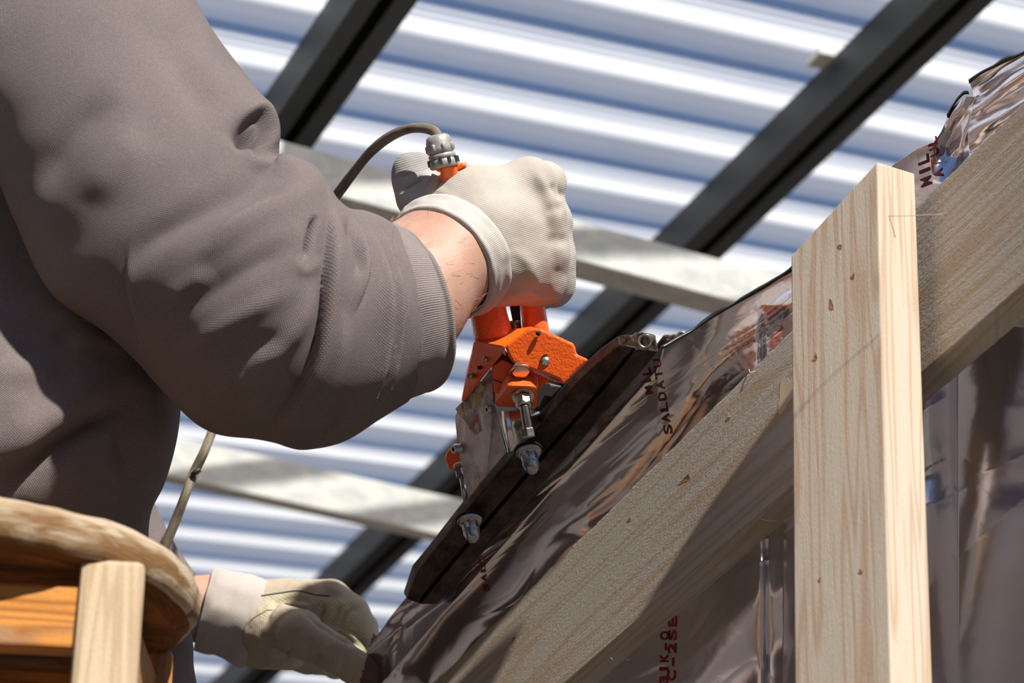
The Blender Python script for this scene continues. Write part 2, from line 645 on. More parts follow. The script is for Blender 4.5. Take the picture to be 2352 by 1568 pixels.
MAT['jaw'] = m_metal('scorched_jaw_metal', (0.055, 0.040, 0.030), 0.50, metal=0.6, nscale=70, nb=0.7, lo=0.4, hi=1.8, dark=(0.022, 0.017, 0.014))
MAT['jaw_end'] = m_metal('worn_copper_edge', (0.42, 0.33, 0.27), 0.38, nscale=220, nb=0.8, lo=0.4, hi=1.4, dark=(0.07, 0.045, 0.035))
MAT['gland'] = m_metal('zinc_cable_gland', (0.36, 0.355, 0.33), 0.55, metal=0.3, nscale=150, nb=0.4)
MAT['rubber_and_gaps'] = m_metal('black_rubber_and_gaps', (0.02, 0.02, 0.02), 0.5, metal=0.0)  # also colours the black plates standing in for shaded gaps
MAT['black'] = m_metal('black_film_backing', (0.012, 0.012, 0.013), 0.35, metal=0.0)
MAT['ink'] = Mat('dark_red_ink', Roughness=0.35, Base_Color=(0.115, 0.007, 0.009, 1)).m
MAT['bore'] = Mat('bore_shadow', Roughness=0.9, Base_Color=(0.01, 0.01, 0.01, 1)).m
MAT['washer'] = m_metal('brass_washer', (0.42, 0.30, 0.16), 0.4)

m = Mat('worn_cable_sheath', Roughness=0.7)
o_ = m.coord('UV', scale=(60, 400, 1))
c_ = m.mix(m.ramp(m.noise(o_, 1.0, 4, 0.7), [(0.35, 0.0), (0.65, 1.0)]), (0.10, 0.082, 0.052), (0.24, 0.205, 0.145))
c_ = m.mix(m.ramp(m.noise(m.coord('Object'), 160, 4, 0.7), [(0.62, 0.0), (0.70, 0.9)]), c_, (0.045, 0.035, 0.025))
m.set('Base Color', c_)
m.bump(m.noise(o_, 1.0, 3), 0.4, 0.001)
MAT['cable'] = m.m

# torn sticker: pale paper with dirt bands
m = Mat('torn_sticker', Roughness=0.6)
o_ = m.coord('Object')
c_ = m.mix(m.ramp(m.noise(o_, 130, 4, 0.7), [(0.4, 0.0), (0.62, 1.0)]), (0.58, 0.56, 0.52), (0.20, 0.20, 0.19))
c_ = m.mix(m.ramp(m.noise(o_, 60, 2, 0.5), [(0.60, 0.0), (0.66, 0.8)]), c_, (0.55, 0.50, 0.14))
m.set('Base Color', c_)
m.bump(m.noise(o_, 200, 3), 0.6, 0.001)
MAT['sticker'] = m.m

MAT['post'] = m_wood('planed_pine', (0.57, 0.495, 0.395), (0.46, 0.32, 0.215), fur=0.75, rs=1.3, fuzz=0.3)
MAT['rail'] = m_wood('rough_sawn_pine', (0.50, 0.45, 0.38), (0.42, 0.30, 0.185), fur=0.65, rs=0.9, fuzz=0.9)
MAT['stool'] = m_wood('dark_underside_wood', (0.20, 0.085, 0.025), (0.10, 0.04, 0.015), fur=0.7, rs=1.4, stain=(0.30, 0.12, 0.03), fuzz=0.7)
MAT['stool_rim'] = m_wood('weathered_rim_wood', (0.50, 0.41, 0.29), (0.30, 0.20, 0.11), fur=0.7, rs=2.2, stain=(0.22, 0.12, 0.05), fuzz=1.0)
MAT['stool_leg'] = m_wood('worn_leg_wood', (0.55, 0.43, 0.29), (0.37, 0.26, 0.15), fur=0.6, rs=1.2, fuzz=0.6)
MAT['stool_varnish'] = m_wood('old_varnished_wood', (0.62, 0.27, 0.06), (0.30, 0.10, 0.02), fur=0.8, rs=1.2, stain=(0.36, 0.20, 0.10), gloss=0.45, fuzz=0.6)

# metallised foil
m = Mat('aluminised_foil', Metallic=1.0, Roughness=0.19)
m.set('Base Color', m.mix(m.ramp(m.noise(m.coord('UV'), 9, 3), [(0.35, 0.0), (0.65, 1.0)]), (0.86, 0.81, 0.80), (0.80, 0.78, 0.86)))
m.bump(m.noise(m.coord('UV', scale=(1, 1, 1)), 160, 3, 0.5), 0.12, 0.0008)
MAT['foil'] = m.m

# corrugated translucent roof sheet: UV.x runs across the ribs in units of the pitch
PITCHM = 0.128
m = Mat('translucent_roof_sheet')
m.t.nodes.remove(m.b)
cc = m.n('TexCoord'); sx = m.n('SeparateXYZ'); m.l(cc.outputs['UV'], sx.inputs[0])
fr = m.math('FRACT', sx.outputs['X'])
white = m.ramp(fr, [(0.0, 0.0), (0.06, 1.0), (0.40, 1.0), (0.50, 0.25), (0.60, 0.0)])
lines = m.math('POWER', m.math('ABSOLUTE', m.math('SINE', m.math('MULTIPLY', sx.outputs['X'], 3.14159 * 10))), 5.0)
lines = m.math('MULTIPLY', lines, 0.3)
opac = m.math('MAXIMUM', white, m.math('ADD', lines, 0.36))
grime = m.noise(m.coord('UV', scale=(0.6, 1.6, 1)), 1.5, 4, 0.6)
tr = m.n('BsdfTransparent'); tr.inputs[0].default_value = (0.87, 0.94, 1.0, 1)
tl = m.n('BsdfTranslucent'); m.l(m.mix(m.ramp(grime, [(0.35, 0.0), (0.75, 0.35)]), (0.93, 0.93, 0.92), (0.50, 0.53, 0.57)), tl.inputs[0])
df = m.n('BsdfDiffuse'); df.inputs[0].default_value = (0.7, 0.7, 0.7, 1)
mx0 = m.n('MixShader'); mx0.inputs[0].default_value = 0.05
m.l(tl.outputs[0], mx0.inputs[1]); m.l(df.outputs[0], mx0.inputs[2])
mx = m.n('MixShader'); m.l(opac, mx.inputs[0]); m.l(tr.outputs[0], mx.inputs[1]); m.l(mx0.outputs[0], mx.inputs[2])
m.l(mx.outputs[0], m.out.inputs['Surface'])
MAT['roof'] = m.m

MAT['rafter'] = m_metal('dark_painted_steel', (0.045, 0.05, 0.048), 0.55, metal=0.0, nscale=20, nb=0.1)
m = Mat('galvanised_batten', Roughness=0.6)
c_ = m.mix(m.ramp(m.noise(m.coord('UV', scale=(1, 1.6, 1)), 32, 4, 0.65, 0.6), [(0.3, 0.0), (0.62, 1.0)]), (0.58, 0.59, 0.56), (0.84, 0.80, 0.69))
m.set('Base Color', c_)
MAT['batten'] = m.m
m = Mat('dark_soil', Roughness=0.95)
m.set('Base Color', m.mix(m.noise(m.coord('Object'), 3, 5), (0.06, 0.05, 0.045), (0.10, 0.085, 0.075)))
MAT['soil'] = m.m
m = Mat('added_wall_render', Roughness=0.9)
bk = m.n('TexBrick'); m.l(m.coord('Object', scale=(1, 1, 1), rot=(math.pi / 2, 0, 0)), bk.inputs['Vector'])
bk.inputs['Color1'].default_value = (0.42, 0.26, 0.19, 1); bk.inputs['Color2'].default_value = (0.36, 0.22, 0.16, 1)
bk.inputs['Mortar'].default_value = (0.4, 0.37, 0.33, 1); bk.inputs['Scale'].default_value = 4.0
m.set('Base Color', m.mix(m.ramp(m.noise(m.coord('Object'), 0.35, 1), [(0.49, 0.0), (0.51, 1.0)]), (0.50, 0.455, 0.435), bk.outputs[0]))
MAT['added_wall'] = m.m

# ------------------------------------------------------------------ ground, unseen walls added for the foil to reflect
g = mesh('ground', [(-30, -30, 0), (30, -30, 0), (30, 30, 0), (-30, 30, 0)], [[0, 1, 2, 3]], MAT['soil'], smooth=False)
tag(g, kind='structure')
def boxw(name, lo, hi, mat, parent=None, bev=0):
    x0, y0, z0 = lo; x1, y1, z1 = hi
    return prism(name, [(x0, y0, z0), (x1, y0, z0), (x1, y0, z1), (x0, y0, z1)], [(x0, y1, z0), (x1, y1, z0), (x1, y1, z1), (x0, y1, z1)], mat, parent, bev, smooth=False)
wl = boxw('added_wall_back', (-9, -6.3, 0), (7, -6.0, 2.1), MAT['added_wall'])  # unseen wall behind the viewer, added to tone the foil reflections
tag(wl, kind='structure')

wl2 = boxw('added_wall_left', (-5.4, -6.0, 0), (-5.2, 0.8, 4.6), MAT['added_wall'])  # unseen sunlit wall, added to give the foil a grey reflection
tag(wl2, kind='structure')

# ------------------------------------------------------------------ roof
dC = np.array([-0.536, -0.553, 1.0])
eC = np.array([2.30, -0.33, 1.0])
toW = lambda c: c[0] * RT + c[1] * UP + c[2] * FW
dW, eW = nrm(toW(dC)), nrm(toW(eC))
eW = nrm(eW - dW * (eW @ dW))
nW = np.cross(dW, eW)
if nW[2] < 0: nW = -nW
R2 = P(2110, 0, 2.85)

def channel(name, origin, length0, length1, w, h, lip, t, parent=None):
    """C section along dW with its open side down"""
    sec = [(-w, 0), (-w, -h), (-w + lip, -h), (-w + lip, -h + t), (-w + t, -h + t), (-w + t, -t), (w - t, -t), (w - t, -h + t), (w - lip, -h + t), (w - lip, -h), (w, -h), (w, 0)]
    a = [origin + dW * length0 + eW * x + nW * y for x, y in sec]
    b = [origin + dW * length1 + eW * x + nW * y for x, y in sec]
    o = prism(name, a, b, MAT['rafter'], parent, 0.0012, smooth=False)
    return o

SURF = 0.0
r2 = channel('roof_rafter', R2, -0.9, 4.6, 0.033, 0.055, 0.025, 0.006)
tag(r2, 'dark grey steel channel rafter crossing from top right down behind the orange pliers', 'rafter', 'dark steel rafters under the roof sheets')
# second rafter lies parallel in the same plane: intersect the view ray through its middle with the rafter plane
def on_plane(x, y, off=0.0):
    q = P(x, y, 1.0) - CAM
    O = R2 + nW * off
    t = ((O - CAM) @ nW) / (q @ nW)
    return CAM + q * t
R1 = on_plane(822, 0)
r1 = channel('roof_rafter', R1, -0.9, 4.2, 0.033, 0.055, 0.025, 0.006)
tag(r1, 'dark grey steel channel rafter at top left running down behind the grey sleeve', 'rafter', 'dark steel rafters under the roof sheets')

# corrugated sheet
O = R2 + nW * 0.004
ph = 0.36
s0, s1, t0, t1 = -0.6, 5.4, -4.2, 3.6
prof = [(0.0, 0.0), (0.07, 0.022), (0.36, 0.022), (0.47, 0.0)]
vs, uvs, rows = [], [], 0
i0, i1 = int(math.floor(s0 / PITCHM)), int(math.ceil(s1 / PITCHM))
for i in range(i0, i1):
    for u, hh in prof:
        for tt in (t0, t1):
            vs.append(O + dW * ((i + u) * PITCHM) + eW * tt + nW * hh)
            uvs.append((i + u + ph * 0, tt))
        rows += 1
sheet = mesh('ceiling', vs, grid_faces(rows, 2), MAT['roof'], uv=uvs, smooth=False)
tag(sheet, kind='structure')

def batten(name, xa, ya, da, xb, yb, db, h, dep, label):
    a0, b0 = P(xa, ya, da), P(xb, yb, db)
    ax = nrm(b0 - a0)
    dn = nrm(np.array([0, 0, -1.0]) - ax * (ax @ np.array([0, 0, -1.0])))
    bk = np.cross(ax, dn)
    if bk @ FW < 0: bk = -bk
    A = [a0, a0 + dn * h, a0 + dn * h + bk * dep, a0 + bk * dep]
    B = [p - a0 + b0 for p in A]
    o = prism(name, A, B, MAT['batten'], None, 0.002, smooth=False)
    return tag(o, label, 'batten', 'pale battens under the roof')
EXT = lambda xa, ya, xb, yb, f: (xa + (xb - xa) * f, ya + (yb - ya) * f)
xa, ya = EXT(640, 320, 1602, 580, -1.1); xb, yb = EXT(640, 320, 1602, 580, 2.4)
batten('roof_batten', xa, ya, 2.64, xb, yb, 3.02, 0.052, 0.045, 'pale mottled batten passing behind the gloved fist and the post top')
xa, ya = EXT(383, 997, 1060, 1146, -2.0); xb, yb = EXT(383, 997, 1060, 1146, 3.4)
batten('roof_batten', xa, ya, 3.25, xb, yb, 3.55, 0.060, 0.03, 'pale mottled batten passing behind the elbow and the lower end of the black jaws')
br = boxw('roof_bracket', (0, 0, 0), (1, 1, 1), MAT['batten'])
cB = on_plane(1884, 128, 0.0)
for v in br.data.vertices:
    q = np.array(v.co)
    v.co = cB + eW * (q[0] - .5) * 0.022 + dW * (q[1] - .5) * 0.03 - nW * q[2] * 0.008
tag(br, 'small grey fixing clip under the roof sheet beside the right rafter', 'clip')

# ------------------------------------------------------------------ timber frame
def D(x): return 1.60 + (2119 - np.asarray(x, float)) * 0.00023
def DY(x, y):
    """upright plane of the rail face"""
    x = np.asarray(x, float)
    return D(x) + 0.000136 * ((765 - (x - 1813) * 0.985 + 1115 - (x - 1819) * 0.868) / 2 - y)

# post: world-vertical prism
zup = np.array([0, 0, 1.0])
def vline(p, y):
    """move p vertically until it is seen at pixel row y"""
    lo, hi = -3.0, 3.0
    for _ in range(60):
        mid = (lo + hi) / 2
        if PX(p + zup * mid)[1] > y: lo = mid
        else: hi = mid
    return p + zup * lo
pM, pR, pL = P(2029, 900, 1.515), P(2119, 900, 1.548), P(1819, 900, 1.567)
pB = pL + pR - pM
tops = [vline(pL, 588), vline(pM, 371), vline(pR, 398)]
tB = tops[0] + tops[2] - tops[1]
top = [tops[0], tops[1], tops[2], tB]
bot = [np.array([q[0], q[1], 0.0]) for q in (pL, pM, pR, pB)]
post = prism('timber_post', top, bot, MAT['post'], None, 0.0012, smooth=False)
me = post.data
tag(post, 'upright planed pine post with a slanted sawn top in front of the rough rail', 'post')
def knot_disc(x, y, d, rx, ry, mat, parent, name='knot'):
    """a knot: slightly raised lens set in the face"""
    th = np.arange(20) / 20 * 2 * math.pi
    return None

# rail: long board, face corners (x, y) and bottom edge
def lerp(a, b, t): return a + (b - a) * t
ft = lambda x: 765 - (x - 1813) * 0.985            # top edge row
fb = lambda x: 1115 - (x - 1819) * 0.868           # lower edge of the face
fu = lambda x: (1184 - (x - 1819) * 0.86) if x < 1819 else 1184 - (x - 1819) * 0.845
xs = np.linspace(982, 2900, 310)
rows_ = []
rng = np.random.RandomState(3)
vs, uv = [], []
sec_uv = [0.0, 0.002, 0.103, 0.105, 0.135, 0.30, 0.34]
for i, x in enumerate(xs):
    d = D(x)
    rag = vnoise(x / 14, 0, 5) * 1.6 + vnoise(x / 5, 3, 6) * 0.9
    tp = P(x, ft(x) + rag * 1.3, DY(x, ft(x))); bt = P(x, fb(x) + rag * 0.5, DY(x, fb(x)))
    un = P(x + 0, fu(x) + rag * 0.8, DY(x, fu(x)) + 0.03)
    bt2 = P(x, ft(x) + 90, DY(x, ft(x) + 90) + 0.022)
    tb = P(x - 4, ft(x) + 6 + rag, DY(x, ft(x)) + 0.018)
    t2 = P(x, ft(x) + 7, DY(x, ft(x) + 7)); b2 = P(x, fb(x) - 4, DY(x, fb(x) - 4))
    ring = [tp, t2, b2, bt, un, bt2, tb]
    vs += ring
    L = np.linalg.norm(P(x, ft(x), d) - P(880, ft(880), D(880)))
    uv += [(L, q) for q in sec_uv]
F = []
for i in range(len(xs) - 1):
    for j in range(7):
        k = (j + 1) % 7
        F.append([i * 7 + j, i * 7 + k, (i + 1) * 7 + k, (i + 1) * 7 + j])
F.append([0, 6, 5, 4, 3, 2, 1]); F.append([(len(xs) - 1) * 7 + j for j in range(7)])
rail = mesh('timber_rail', vs, F, MAT['rail'], uv=uv, smooth=False)
bevel(rail, 0.0015, 2, 30)
tag(rail, 'rough sawn pine rail slanting from lower left to upper right behind the post', 'rail')
# loose wood fibres
def fibre(pts, r, mat, parent):
    return wire('splinter', [P(p[0], p[1], (DY(p[0], p[1]) - (0.003 if i == 1 else 0.0002)) if parent is rail else p[2]) for i, p in enumerate(pts)], r, mat, parent, n=5, steps=10)
SPL = [[(1675, 1200, 1.695), (1692, 1209, 1.70), (1712, 1220, 1.70)], [(1748, 1191, 1.665), (1768, 1196, 1.665), (1787, 1197, 1.67)],
       [(1655, 1290, 1.71), (1662, 1298, 1.705), (1665, 1304, 1.71)], [(1645, 1302, 1.71), (1656, 1304, 1.705), (1664, 1307, 1.71)],
       [(1632, 1308, 1.71), (1640, 1313, 1.705), (1645, 1318, 1.71)], [(1720, 848, 1.69), (1726, 856, 1.685), (1734, 852, 1.69)],
       [(1403, 1510, 1.79), (1408, 1518, 1.785), (1404, 1524, 1.79)], [(1436, 1506, 1.79), (1440, 1514, 1.785), (1448, 1516, 1.79)]]
for q in SPL: fibre(q, 0.00032, MAT['post'], rail)
fibre([(2040, 496, 1.51), (2095, 495, 1.51), (2165, 492, 1.505)], 0.00028, MAT['post'], post)
fibre([(2042, 497, 1.511), (2050, 520, 1.511), (2056, 545, 1.514)], 0.0003, MAT['post'], post)

fRl = (P(1300, ft(1300), DY(1300, ft(1300))), P(2119, ft(2119), DY(2119, ft(2119))), P(1300, fb(1300), DY(1300, fb(1300))))
# knots: small lenses let into the timber faces
def on_face(x, y, A, B, C):
    n = np.cross(B - A, C - A); q = P(x, y, 1.0) - CAM
    if A is fRl[0]: return P(x, y, DY(x, y)), nrm(n)
    return CAM + q * (((A - CAM) @ n) / (q @ n)), nrm(n)
def knot(x, y, rx, ry, rot, mat, parent, face):
    c, n = on_face(x, y, *face)
    if n @ (c - CAM) > 0: n = -n
    v, f = [c + n * 0.0002], []
    for i in range(16):
        t = i / 16 * 2 * math.pi
        k = 1 + 0.25 * math.sin(3 * t + x)
        ex, ey = rx * k * math.cos(t), ry * k * math.sin(t)
        a = math.radians(rot)
        q, _ = on_face(x + ex * math.cos(a) - ey * math.sin(a), y + ex * math.sin(a) + ey * math.cos(a), *face)
        v.append(q + n * 0.00035)
        v.append(q - n * 0.0006)
    for i in range(16):
        j = (i + 1) % 16
        f.append([0, 1 + 2 * i, 1 + 2 * j]); f.append([1 + 2 * i, 2 + 2 * i, 2 + 2 * j, 1 + 2 * j])
    return mesh('knot', v, f, mat, parent, smooth=False)
m = Mat('knot_wood', Roughness=0.7)
m.set('Base Color', m.mix(m.ramp(m.noise(m.coord('Object'), 500, 3), [(0.4, 0), (0.6, 1)]), (0.40, 0.21, 0.07), (0.15, 0.07, 0.03)))
MAT['knot'] = m.m
m = Mat('knot_pale', Roughness=0.7, Base_Color=(0.55, 0.43, 0.28, 1)); MAT['knot2'] = m.m
fL = (tops[0], tops[1], pL)
for a in [(1910, 700, 4, 12, -10), (1873, 820, 4, 9, 15), (1930, 566, 5, 4, 60), (1960, 634, 4, 6, 20), (1977, 1312, 5, 4, 70), (1883, 1330, 2, 5, 0)]:
    knot(*a, MAT['knot'], post, fL)
for a in [(1575, 1100, 16, 5, -42), (1446, 1192, 3, 6, 20), (1672, 962, 6, 3, -35), (1180, 1467, 3, 6, 25)]:
    knot(*a, MAT['knot'], rail, fRl)
knot(1806, 905, 17, 40, 15, MAT['knot2'], rail, fRl)

# ------------------------------------------------------------------ foil
YT = np.array([(840, 1500), (865, 1462), (900, 1412), (930, 1376), (1000, 1290), (1150, 1150), (1511, 803), (1545, 785), (1580, 765), (1640, 725), (1700, 690), (1760, 655), (1813, 622),
               (1900, 560), (2000, 430), (2055, 376), (2080, 360), (2110, 340), (2145, 326), (2160, 305), (2185, 252), (2215, 222), (2240, 222), (2300, 190), (2460, 110), (2900, -300)], float)
def yt(x): return np.interp(x, YT[:, 0], YT[:, 1])
def ridged(v): return (1 - abs(v))**3
def jawd(x): return 1.70 + (1500 - x) * 0.00020
def film(x, y):
    """distance of the foil surface seen at x, y (metres)"""
    x = np.asarray(x, float); y = np.asarray(y, float)
    ym = (ft(x) + fb(x)) / 2
    base = DY(x, ym + 0.25 * np.clip(y - ym, -500, 700)) + 0.060 - 0.00004 * (450 - np.clip(x - 900, 0, 450))
    # distance (px) below the jaw line
    q = ((x - 1170) * 1.139 + (y - 1198)) / 1.516
    wj = np.exp(-(np.clip(q, 0, None) / 90)**2) * np.clip((1830 - x) / 320, 0, 1)**2 / np.clip(((1830 - 1500) / 320)**2, 1, None)
    wj = np.clip(wj * 1.15, 0, 1)
    base = base * (1 - wj) + (jawd(x - 80) + 0.040) * wj
    # long creases running up to the right
    ca, sa = 0.79, -0.613
    a = (x - 1200) * ca + (y - 1195) * sa
    b = -(x - 1200) * sa + (y - 1195) * ca          # across, + = down
    wv = b + 10 * vnoise(a / 120, b / 60, 11)
    band = np.exp(-((b + 12 - 0.02 * a) / 55)**2) * np.clip((2150 - x) / 200, 0, 1)
    cr = 0.00022 * band * np.sin(wv / 5.0) + 0.0004 * band * np.sin(wv / 9.3 + 1.2) + 0.0006 * band * ridged(vnoise(a / 150, wv / 16, 12))
    st = 0.00006 * band * np.sin(a / 3.2 + 2 * vnoise(a / 30, b / 9, 17)) * np.clip((x - 1600) / 60, 0, 1)
    # large billows
    w1 = vnoise(x / 210, y / 210, 13); w2 = vnoise(x / 190 + 9, y / 190, 14)
    big = 0.0045 * vnoise(a / 330 + 0.7 * w1, b / 130 + 0.9 * w2, 15)
    med = 0.0008 * vnoise((a + 60 * w2) / 120, (b + 60 * w1) / 52, 16)
    shp = -0.0009 * ridged(vnoise((a + 80 * w1) / 170 + 3, (b + 70 * w2) / 80, 18)) * (1 - 0.5 * band)
    # tall vertical fold right of middle (light blue streak)
    fold = 0.010 / (1 + np.exp(-(x - 1752 - 0.01 * (y - 900)) / 4.0)) * np.clip((1850 - x) / 50, 0, 1) * np.clip((y - 700) / 60, 0, 1)
    # right-hand bay: slack, smooth
    rb = np.clip((x - 2120) / 80, 0, 1) * np.clip((y - 600) / 150, 0, 1)
    slack = rb * (0.03 * np.sin((x - 2120) / 105 + (y - 1100) / 900) + 0.02)
    k = 1 - rb * 0.75
    # crumple at upper right
    cu = np.clip((x - 2140) / 30, 0, 1) * np.clip((420 - y) / 60, 0, 1)
    crum = cu * (0.012 + 0.0016 * np.sin((x - 2200 + 0.6 * (y - 270)) / 8.0) + 0.003 * vnoise(x / 30, y / 60, 21))
    ll = np.clip((1010 - x) / 120, 0, 1)
    gather = ll * 0.0014 * (vnoise(x / 30, y / 160, 22) + 0.3 * vnoise(x / 12, y / 90, 23))
    return base + (cr + st + med + shp + big) * k + fold + slack + crum + gather

nx_, ny_ = 1000, 560
X = np.linspace(842, 2860, nx_)
Tt = np.linspace(0, 1, ny_)**1.25
XX = np.repeat(X[:, None], ny_, 1)
YY = yt(X)[:, None] + (1720 - yt(X)[:, None]) * Tt[None, :]
V = P(XX, YY, film(XX, YY))
foil = mesh('vapour_barrier_foil', V.reshape(-1, 3), grid_faces(nx_, ny_), MAT['foil'], uv=np.stack([XX, YY], -1).reshape(-1, 2) / 3300)
so = foil.modifiers.new('thickness', 'SOLIDIFY'); so.thickness = 0.0003; so.offset = 1
tag(foil, 'large creased silver foil sheet hanging behind the timber rail, gripped in the black jaws', 'foil sheet')
# black folded edge along the top of the foil
def edge(name, pts, wpx, parent):
    p = spline(np.array(pts, float), 90)
    x, y = p[:, 0], p[:, 1]
    wv = wpx * (0.75 + 0.35 * vnoise(x / 30, 0, 31))
    v = []
    for i in range(len(x)):
        d = float(film(x[i], y[i] + 3)) - 0.001 if parent is foil else float(DY(x[i], y[i])) + 0.031
        v += [P(x[i], y[i] + 3, d - 0.0008), P(x[i] - 1, y[i] - wv[i] * 0.5, d - 0.0014), P(x[i] - 2, y[i] - wv[i], d + 0.001), P(x[i], y[i] + 2, d + 0.002)]
    f = []
    for i in range(len(x) - 1):
        for j in range(4):
            k = (j + 1) % 4
            f.append([i * 4 + j, i * 4 + k, i * 4 + 4 + k, i * 4 + 4 + j])
    f += [[0, 3, 2, 1], [4 * len(x) - 4 + q for q in range(4)]]
    return mesh(name, v, f, MAT['black'], parent)
edge('edge_strip', [(1520, 800), (1545, 786), (1580, 766), (1640, 726), (1700, 691), (1760, 656), (1813, 622), (1850, 596)], 9, foil)
edge('edge_strip', [(2176, 268), (2190, 243), (2206, 222), (2216, 214), (2226, 214)], 8, foil)

def lettering(txt, ox, oy, dx, dy, hx, hy, depth, parent):
    """printed text: (dx,dy) pixel vector of one letter advance, (hx,hy) pixel vector of one letter height"""
    for i, ch in enumerate(txt):
        if ch == ' ': continue
        cu = bpy.data.curves.new('glyph', 'FONT'); cu.body = ch; cu.size = 1.0; cu.resolution_u = 6
        cu.offset = 0.022
        to = bpy.data.objects.new('glyph_source', cu); COL.objects.link(to)
        bpy.context.view_layer.update()
        me = bpy.data.meshes.new_from_object(to)
        bpy.data.objects.remove(to)
        bm = bmesh.new(); bm.from_mesh(me)
        bmesh.ops.triangulate(bm, faces=bm.faces)
        bmesh.ops.subdivide_edges(bm, edges=[e_ for e_ in bm.edges if e_.calc_length() > 0.15], cuts=2)
        co = np.array([v.co for v in bm.verts])
        mn, mxx = co.min(0), co.max(0)
        h = 0.72
        wd = mxx[0] - mn[0]
        for v in bm.verts:
            u = (v.co.x - (mn[0] + mxx[0]) / 2) / max(wd, 0.35) * 0.78 + 0.5 + i
            w = v.co.y / h
            px, py = ox + dx * u + hx * w, oy + dy * u + hy * w
            v.co = Vector(P(px, py, float(depth(px, py)) - 0.0012))
        bm.to_mesh(me); bm.free(); me.update()
        me.name = 'printed_letter'
        o = link('printed_letter', me, MAT['ink'], parent, smooth=False)
lettering('SALDATU', 1544, 998, -4.0, -25.5, -18, 3.0, film, foil)
lettering('MIL', 1501, 906, -3.6, -22, -17, 3.5, film, foil)
lettering('SALD', 1125, 1360, -4, -22, -13, 2, film, foil)
lettering('31K-O', 1532, 1574, 0.5, -25.5, -19, 0, film, foil)
lettering('C-2SE', 1550, 1566, 0.6, -31, -19, 0, film, foil)
lettering('MIL', 2139, 424, -3, -25, -24, 10, film, foil)
lettering('ATUL', 2168, 405, -4.5, -24, -22, 8, film, foil)

# upper right flap of a second sheet
nx2, ny2 = 160, 160
a_ = np.linspace(0, 1, nx2)[:, None]; b_ = np.linspace(0, 1, ny2)[None, :]
TL, TR, BL, BR = np.array([2227, 187.]), np.array([2450, 66.]), np.array([2231, 352.]), np.array([2450, 200.])
fx = (TL[0] * (1 - a_) + TR[0] * a_) * (1 - b_) + (BL[0] * (1 - a_) + BR[0] * a_) * b_ + 7 * np.sin(b_ * 6.0) * (1 - a_)
fy = (TL[1] * (1 - a_) + TR[1] * a_) * (1 - b_) + (BL[1] * (1 - a_) + BR[1] * a_) * b_
fd = DY(fx, fy) + 0.036 + 0.0042 * np.sin(b_ * 15 + 1.0 * vnoise(a_ * 2, b_ * 3, 41)) + 0.0008 * vnoise(a_ * 4, b_ * 9, 42) + 0.0002 * vnoise(a_ * 9, b_ * 20, 43)
V = P(fx, fy, fd)
flap = mesh('foil_flap', V.reshape(-1, 3), grid_faces(nx2, ny2), MAT['foil'], uv=np.stack([fx, fy], -1).reshape(-1, 2) / 3300)
so = flap.modifiers.new('thickness', 'SOLIDIFY'); so.thickness = 0.0003
tag(flap, 'short rippled silver foil flap with black edge above the rail at the far right', 'foil sheet')
edge('edge_strip', [(2226, 190), (2240, 178), (2290, 150), (2352, 122), (2440, 75)], 10, flap)

# ------------------------------------------------------------------ sealing pliers
T = empty('heat_sealing_pliers', P(1180, 1000, 1.76))
tag(T, 'orange hand-held heat sealing pliers with long black jaws clamping the foil', 'pliers')
def jawd(x): return 1.70 + (1500 - x) * 0.00020
SEC = [  # T, F, G, B per station
    ((1422, 770), (1424, 791), (1461, 799), (1511, 806)), ((1380, 800), (1390, 818), (1436, 826), (1478, 845)), ((1321, 855), (1335, 868), (1388, 886), (1428, 903)),
    ((1251, 937), (1266, 949), (1322, 963), (1366, 974)), ((1190, 1004), (1205, 1016), (1257, 1035), (1306, 1044)), ((1066, 1148), (1081, 1160), (1130, 1183), (1177, 1190)),
    ((975, 1265), (988, 1278), (1034, 1296), (1082, 1298)), ((948, 1297), (958, 1316), (1003, 1333), (1050, 1335)), ((927, 1360), (934, 1377), (962, 1385), (1002, 1387))]
vs = []
for (t_, f_, g_, b_) in SEC:
    d = jawd(t_[0])
    vs += [P(*t_, d + 0.010), P(*f_, d + 0.001), P(g_[0] - 4, g_[1] - 2, d - 0.001), P(g_[0], g_[1], d + 0.007), P(g_[0] + 4, g_[1] + 2, d - 0.001), P(*b_, d + 0.004),
           P(b_[0] + 2, b_[1], d + 0.026), P(t_[0], t_[1] + 4, d + 0.034)]
F = []
for i in range(len(SEC) - 1):
    for j in range(8):
        k = (j + 1) % 8
        F.append([i * 8 + j, i * 8 + k, i * 8 + 8 + k, i * 8 + 8 + j])
F += [[0, 7, 6, 5, 4, 3, 2, 1], [8 * (len(SEC) - 1) + q for q in range(8)]]
jaw = mesh('jaw', vs, F, MAT['jaw'], T, smooth=False); auto_uv(jaw); bevel(jaw, 0.0012)
jaw['label'] = 'long black scorched lower jaw nearest the viewer'
plate('jaw_end_face', [(1423, 771), (1440, 769), (1452, 770), (1458, 764), (1478, 763), (1505, 768), (1512, 806), (1482, 804), (1462, 801), (1460, 795), (1441, 793), (1427, 796), (1424, 786)],
      [1.702, 1.700, 1.699, 1.699, 1.697, 1.694, 1.692, 1.695, 1.697, 1.698, 1.700, 1.701, 1.702], 0.006, MAT['jaw_end'], jaw, 0.0006)
c0, c1 = P(1482, 783, 1.690), P(1478, 785, 1.715)
lathe('heater_socket', c0, c1, [(1, 0.0032), (0.02, 0.0034), (0, 0.0046), (0, 0.0050), (1, 0.0050)], MAT['steel'], jaw, 36)
lathe('socket_bore', P(1481, 784, 1.700), P(1481, 784, 1.704), [(0, 0.0034), (1, 0.0034)], MAT['bore'], jaw, 30)
